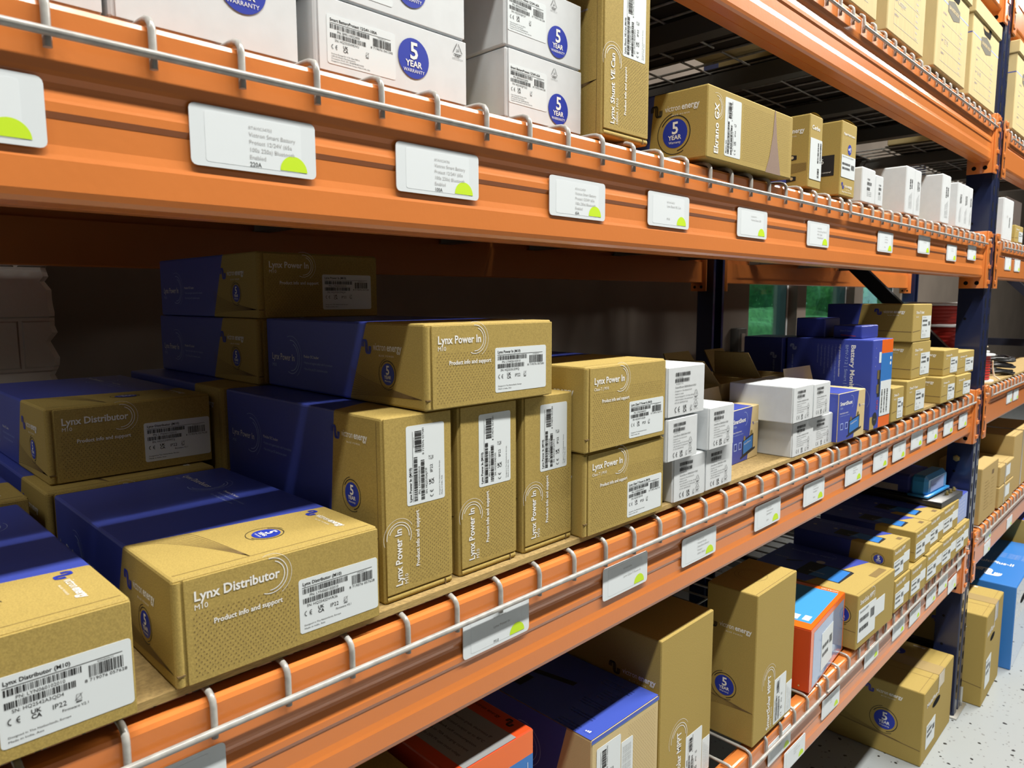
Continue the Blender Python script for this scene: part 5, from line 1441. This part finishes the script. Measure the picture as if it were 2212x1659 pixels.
# ================================================================== bay beyond the post
b = MB(); w, d, h = 0.262, 0.10, 0.207; body(b, w, d, h, 'kraft_plain', r=0.004); F = FF(w, d, h)
for i in range(9): b.text(F, w * 0.22, h * (0.70 - 0.06 * i), 'MODEL NO  QTY  PCS', h * 0.020, 'kraft_edge', w=w * (0.28 if i % 3 else 0.2)); b.rect(F, w * 0.60, h * (0.70 - 0.06 * i), w * 0.78, h * (0.705 - 0.06 * i), 'kraft_edge')
b.rect(F, w * 0.60, h * 0.78, w * 0.74, h * 0.86, 'kraft_dark_print')
put([('carton', b.mesh('carton'), [])], 'carton', 'plain upright brown carton just beyond the post on the lowest shelf, small dark print', 'carton', 2.800, 0.016, ZB, 0)
def plain_ship(w, d, h, lab=True, seed=1):
    b = MB(); body(b, w, d, h, 'kraft_plain', r=0.004); T = FTP(w, d, h); b.line(T, [(0.004, 0.014), (w - 0.004, 0.014)], 0.0016, 'kraft_edge')
    p = [('carton', b.mesh('carton'), [])]
    if lab:
        F = FF(w, d, h); m2 = MB(); m2.rect(F, w * 0.42, h * 0.30, w * 0.72, h * 0.85, 'sticker', 0.0004); p.append(('label', m2.mesh('label'), [], 'white sticker'))
    m3 = MB(); m3.rect(FF(w, d, h), w * 0.34, 0.002, w * 0.40, h, 'tape', 0.0005); m3.rect(FTP(w, d, h), w * 0.34, 0.0, w * 0.40, d * 0.6, 'tape', 0.0005); p.append(('tape', m3.mesh('tape'), []))
    return p
put(plain_ship(0.265, 0.22, 0.082), 'carton', 'lower of two plain taped cartons beyond the post on the lowest shelf', 'carton', 3.095, 0.012, ZB, 0)
put(plain_ship(0.260, 0.21, 0.080), 'carton', 'upper of two plain taped cartons beyond the post on the lowest shelf', 'carton', 3.100, 0.014, ZB + 0.083, 0)
put(plain_ship(0.50, 0.50, 0.245, False), 'carton', 'large plain brown carton at the right edge, below the cable spool shelf', 'carton', 3.375, 0.020, ZB, 0)

# cable spools
def spool(label, x, y, z, r, h, rc, mt='red_cable', turns=9, tl=True):
    t = root('cable_spool', label, 'spool', (x, y, z + ZO), 0, 'cable spools on the shelf beyond the post')
    m = MB(); m.lathe(0, 0, [(0, 0), (r, 0), (r, 0.005), (0, 0.005)], 'spool_white', 36, False); link('flange', m.mesh('flange'), t)
    m = MB(); m.lathe(0, 0, [(0, h - 0.005), (r, h - 0.005), (r, h), (r * 0.25, h), (r * 0.25, h - 0.01), (0, h - 0.01)], 'spool_white', 36, False); link('flange', m.mesh('flange'), t)
    m = MB(); prof = []
    n = turns * 4
    for i in range(n + 1):
        zz = 0.006 + (h - 0.012) * i / n
        prof.append((rc - 0.0035 + 0.0035 * abs(math.sin(PI * i / 4)), zz))
    m.lathe(0, 0, [(0.01, 0.006)] + prof + [(0.01, h - 0.006)], mt, 36); link('cable_winding', m.mesh('cable_winding'), t)
    if tl:
        m = MB(); m.tube([(rc * 0.2, -rc - 0.004, h * 0.75), (rc * 0.5, -rc * 0.92 - 0.006, h * 0.5), (rc * 0.55, -rc * 0.95 - 0.01, h * 0.2), (rc * 0.75, -r - 0.012, 0.006)], 0.003, 'twine', 6); link('tie', m.mesh('tie'), t)
    return t
spool('small red cable spool standing at the shelf front beyond the post', 2.868, 0.075, ZL, 0.058, 0.098, 0.046)
spool('black cable spool just behind the small front red one', 3.000, 0.110, ZL, 0.050, 0.100, 0.036, 'black_cable', 9, False)
spool('red cable spool behind the black one, thick winding', 3.040, 0.250, ZL, 0.085, 0.105, 0.070)
spool('red cable spool stacked on the small front spools, tied with twine', 3.000, 0.190, ZL + 0.1055, 0.098, 0.088, 0.088, 'red_cable', 5)
spool('large red cable spool at the top of the pile near the right edge', 3.300, 0.330, ZL + 0.115, 0.165, 0.155, 0.150, 'red_cable', 10, False)
spool('wide red spool under the large one, half hidden behind black coils', 3.300, 0.330, ZL, 0.160, 0.114, 0.140, 'red_cable', 8, False)
spool('red cable spool seen past the post, lower one behind the two-high brown stack', 3.700, 0.420, ZL, 0.150, 0.125, 0.130, 'red_cable', 9, False)
spool('dark red cable spool on top of the one seen past the post', 3.780, 0.430, ZL + 0.1255, 0.150, 0.150, 0.138, 'red_cable', 11, False)
for i, lb in enumerate(('lowest black cable coil of the three at the front edge, right of the spools', 'middle black cable coil of the three at the front edge', 'topmost black cable coil of the three, loosely wound')):
    m = MB(); rnd = random.Random(40 + i)
    P = []
    for k in range(5 * 24 + 1):
        a = 2 * PI * k / 24
        rr = 0.066 + 0.006 * math.sin(k * 0.7 + i) + 0.006 * ((k // 24) % 2)
        P.append((rr * math.cos(a), rr * math.sin(a), 0.007 + 0.004 * ((k // 24) % 3) + 0.003 * math.sin(a * 2 + i)))
    m.tube(P, 0.0048, 'black_cable', 6)
    o = link('cable_coil', m.mesh('cable_coil')); o.location = (3.185, 0.088, ZL + ZO + 0.001 + 0.025 * i); tag(o, lb, 'cable coil', 'black cable coils')

# ================================================================== shelf tags
def tag_mesh(lines, w=0.1015, h=0.044, seed=1, code=''):
    b = MB(); F = Frame((0, 0, 0), (1, 0, 0), (0, 0, 1))
    # plate curls very slightly at its lower right
    b.rrect(F, 0, 0, w, h, 0.0042, 'tag_plastic', 0.0, 0.0009)
    b.rrect(F, 0.011, 0.0035, w - 0.013, h - 0.004, 0.002, 'tag_paper', 0.0009, 0.00012)
    n = 0.00125
    if code: b.text(F, 0.0445, h - 0.0120, code, 0.0022, 'grey_ink', n=n, w=0.019)
    v = h - 0.0175
    for i, t in enumerate(lines):
        if t: b.text(F, 0.0445, v, t, 0.0030 if i < 4 else 0.0033, 'black_ink' if i == 4 else 'grey_ink', n=n, w=min(text_geo(t)[2] * 0.0030 / CAPH, 0.046))
        v -= 0.0056
    return b
def dot_mesh(r=0.0118):
    b = MB(); F = Frame((0, 0, 0), (1, 0, 0), (0, 0, 1))
    b.poly(F, [(r * math.cos(PI * k / 20), r * math.sin(PI * k / 20)) for k in range(21)], 'lime', 0.0)
    return b.mesh('colour_dot')
DOT = dot_mesh()
A4 = ['Victron Smart Battery', 'Protect 12/24V (65a', '100a 220a) Bluetooth', 'Enabled']
TAGS = {
 'M': [(-0.105, -0.0705, ['', 'Shunt'], 'glossy shelf tag cut by the left picture edge, torn yellow-green half dot'),
       (0.0865, -0.0685, A4 + ['220A'], 'white shelf tag with a yellow-green half dot, its last line 220A'),
       (0.2695, -0.0685, A4 + ['100A'], 'white shelf tag with a yellow-green half dot, its last line 100A'),
       (0.4785, -0.0735, A4 + ['65A'], 'white shelf tag with a yellow-green half dot, its last line 65A'),
       (0.6720, -0.0710, ['Lynx Shunt VE. Can', '', '', 'M10'], 'shelf tag below the brown upright carton, M10 on its last line'),
       (0.9160, -0.0710, ['Victron Ekrano GX'], 'shelf tag under the wide brown carton with the mauve wedge'),
       (1.1800, -0.0720, ['Victron Energy Multi CX', 'MG2  Digital', 'Analog Extender'], 'shelf tag under the two narrow brown cartons, just before the deck joint'),
       (1.5540, -0.0660, ['Smart Sense', 'Long range', '', 'M10'], 'first shelf tag right of the deck joint, below the tall white pair'),
       (1.8460, -0.0570, ['Smart dongle'], 'shelf tag touching the wire rail, below the gap between white cartons'),
       (2.1090, -0.0660, ['Battery Sense'], 'second tag from the post on the upper beam'),
       (2.3350, -0.0560, ['VE Direct'], 'tag nearest the post on the upper beam, touching the wire rail'),
       (2.8560, -0.0720, ['Cable'], 'first tag beyond the post on the upper beam'),
       (3.0180, -0.0735, ['Cable'], 'second tag beyond the post on the upper beam')],
 'L': [(-0.0130, -0.0600, [], 'blank-looking tag cut by the bottom edge of the picture, under the wire rail'),
       (0.3435, -0.0455, ['', 'Lynx Power In', '', '', 'M10'], 'tag half behind the wire rail, dark M10 on its last line'),
       (0.5855, -0.0570, ['', 'Lynx Class-T Power In'], 'tag below the stacked wide brown cartons on the second shelf'),
       (0.7785, -0.0650, ['Victron Energy', 'SmartShunt Battery', 'Monitor', '500A / 50mV'], 'tag below the first pile of small white cartons'),
       (1.0140, -0.0660, ['Victron Energy', 'SmartShunt', '', '300A'], 'tag below the bare hardboard between the white piles'),
       (1.2185, -0.0665, ['Victron Energy', 'SmartShunt', '', '1000A'], 'tag below the second pile of small white cartons'),
       (1.4350, -0.0675, ['Battery Monitor', 'BMV-712'], 'tag below the blue and pale printed box'),
       (1.6100, -0.0670, ['Orion-Tr', 'Smart'], 'tag below the tall blue printed box'),
       (1.7480, -0.0670, ['Orion-Tr', '12/12-30'], 'tag below the three-high brown stack, left'),
       (1.8930, -0.0590, ['Orion-Tr', '12/24-15'], 'tag touching the wire rail below the three-high brown stack'),
       (2.0400, -0.0620, ['Orion-Tr', '24/12-20'], 'third tag from the post on the second beam'),
       (2.2050, -0.0660, ['Orion-Tr', '24/24'], 'second tag from the post on the second beam'),
       (2.3740, -0.0680, ['Orion-Tr', '48/12'], 'tag nearest the post on the second beam'),
       (3.0680, -0.0640, ['Cable'], 'left one of two joined tags under the cable spools'),
       (3.1900, -0.0650, ['Cable'], 'right one of two joined tags under the cable spools')],
 'B': [(1.1080, -0.0440, ['SmartSolar MPPT', '150/60'], 'tag overlapping the wire rail, upper one of the two below the right tall brown carton'),
       (1.1830, -0.0965, ['SmartSolar MPPT', '150/70'], 'tag near the beam bottom, lower one of the two below the right tall brown carton'),
       (1.3690, -0.0660, ['MPPT', '250/70'], 'tag below the orange and blue box at the broken end of the wire rail'),
       (1.6280, -0.0500, ['MPPT', '250/100'], 'tag overlapping the wire rail below the large flat brown carton'),
       (1.8380, -0.0550, ['MPPT', '100/50'], 'tag below the first low carton of the two-high row'),
       (1.9850, -0.0660, ['MPPT', '100/30'], 'tag below the second low carton of the two-high row'),
       (2.1430, -0.0640, ['MPPT', '100/20'], 'tag below the third low carton of the two-high row'),
       (2.2720, -0.0610, ['MPPT', '75/15'], 'tag on the rail side of a pair before the post, lowest beam'),
       (2.3880, -0.0965, ['MPPT', '75/10'], 'tag set lowest of the pair before the post, lowest beam'),
       (2.4900, -0.0480, ['IP43'], 'tag nearest the post on the lowest beam'),
       (2.8750, -0.0480, ['MPPT'], 'upper one of two tags right beyond the post on the lowest beam'),
       (2.8750, -0.0990, ['MPPT'], 'lower one of two tags right beyond the post on the lowest beam'),
       (3.2700, -0.0930, ['MPPT'], 'single tag farther along the lowest beam beyond the post')]}
for key, rows in TAGS.items():
    for i, (x, z, lines, lb) in enumerate(rows):
        t = root('shelf_tag', lb, 'tag', (x, 0.0080, LEV[key] + z + ZO), 0, 'white tags on the beams')
        if key == 'B' and x < 2.6: t.rotation_euler = (0, R(((i * 37) % 5 - 2) * 0.5), 0)
        link('tag_plate', tag_mesh(lines, seed=i, code='BTAVIC34%03d' % (700 + i * 3) if lines else '').mesh('tag_plate'), t)
        if lines or key != 'L':
            d = link('colour_dot', DOT, t, ); d.location = (0.0815, -0.00118, 0.0042); d['label'] = 'yellow-green half dot'
        if key == 'L' and i == 0: pass

for o in _to.values():
    bpy.data.objects.remove(o)
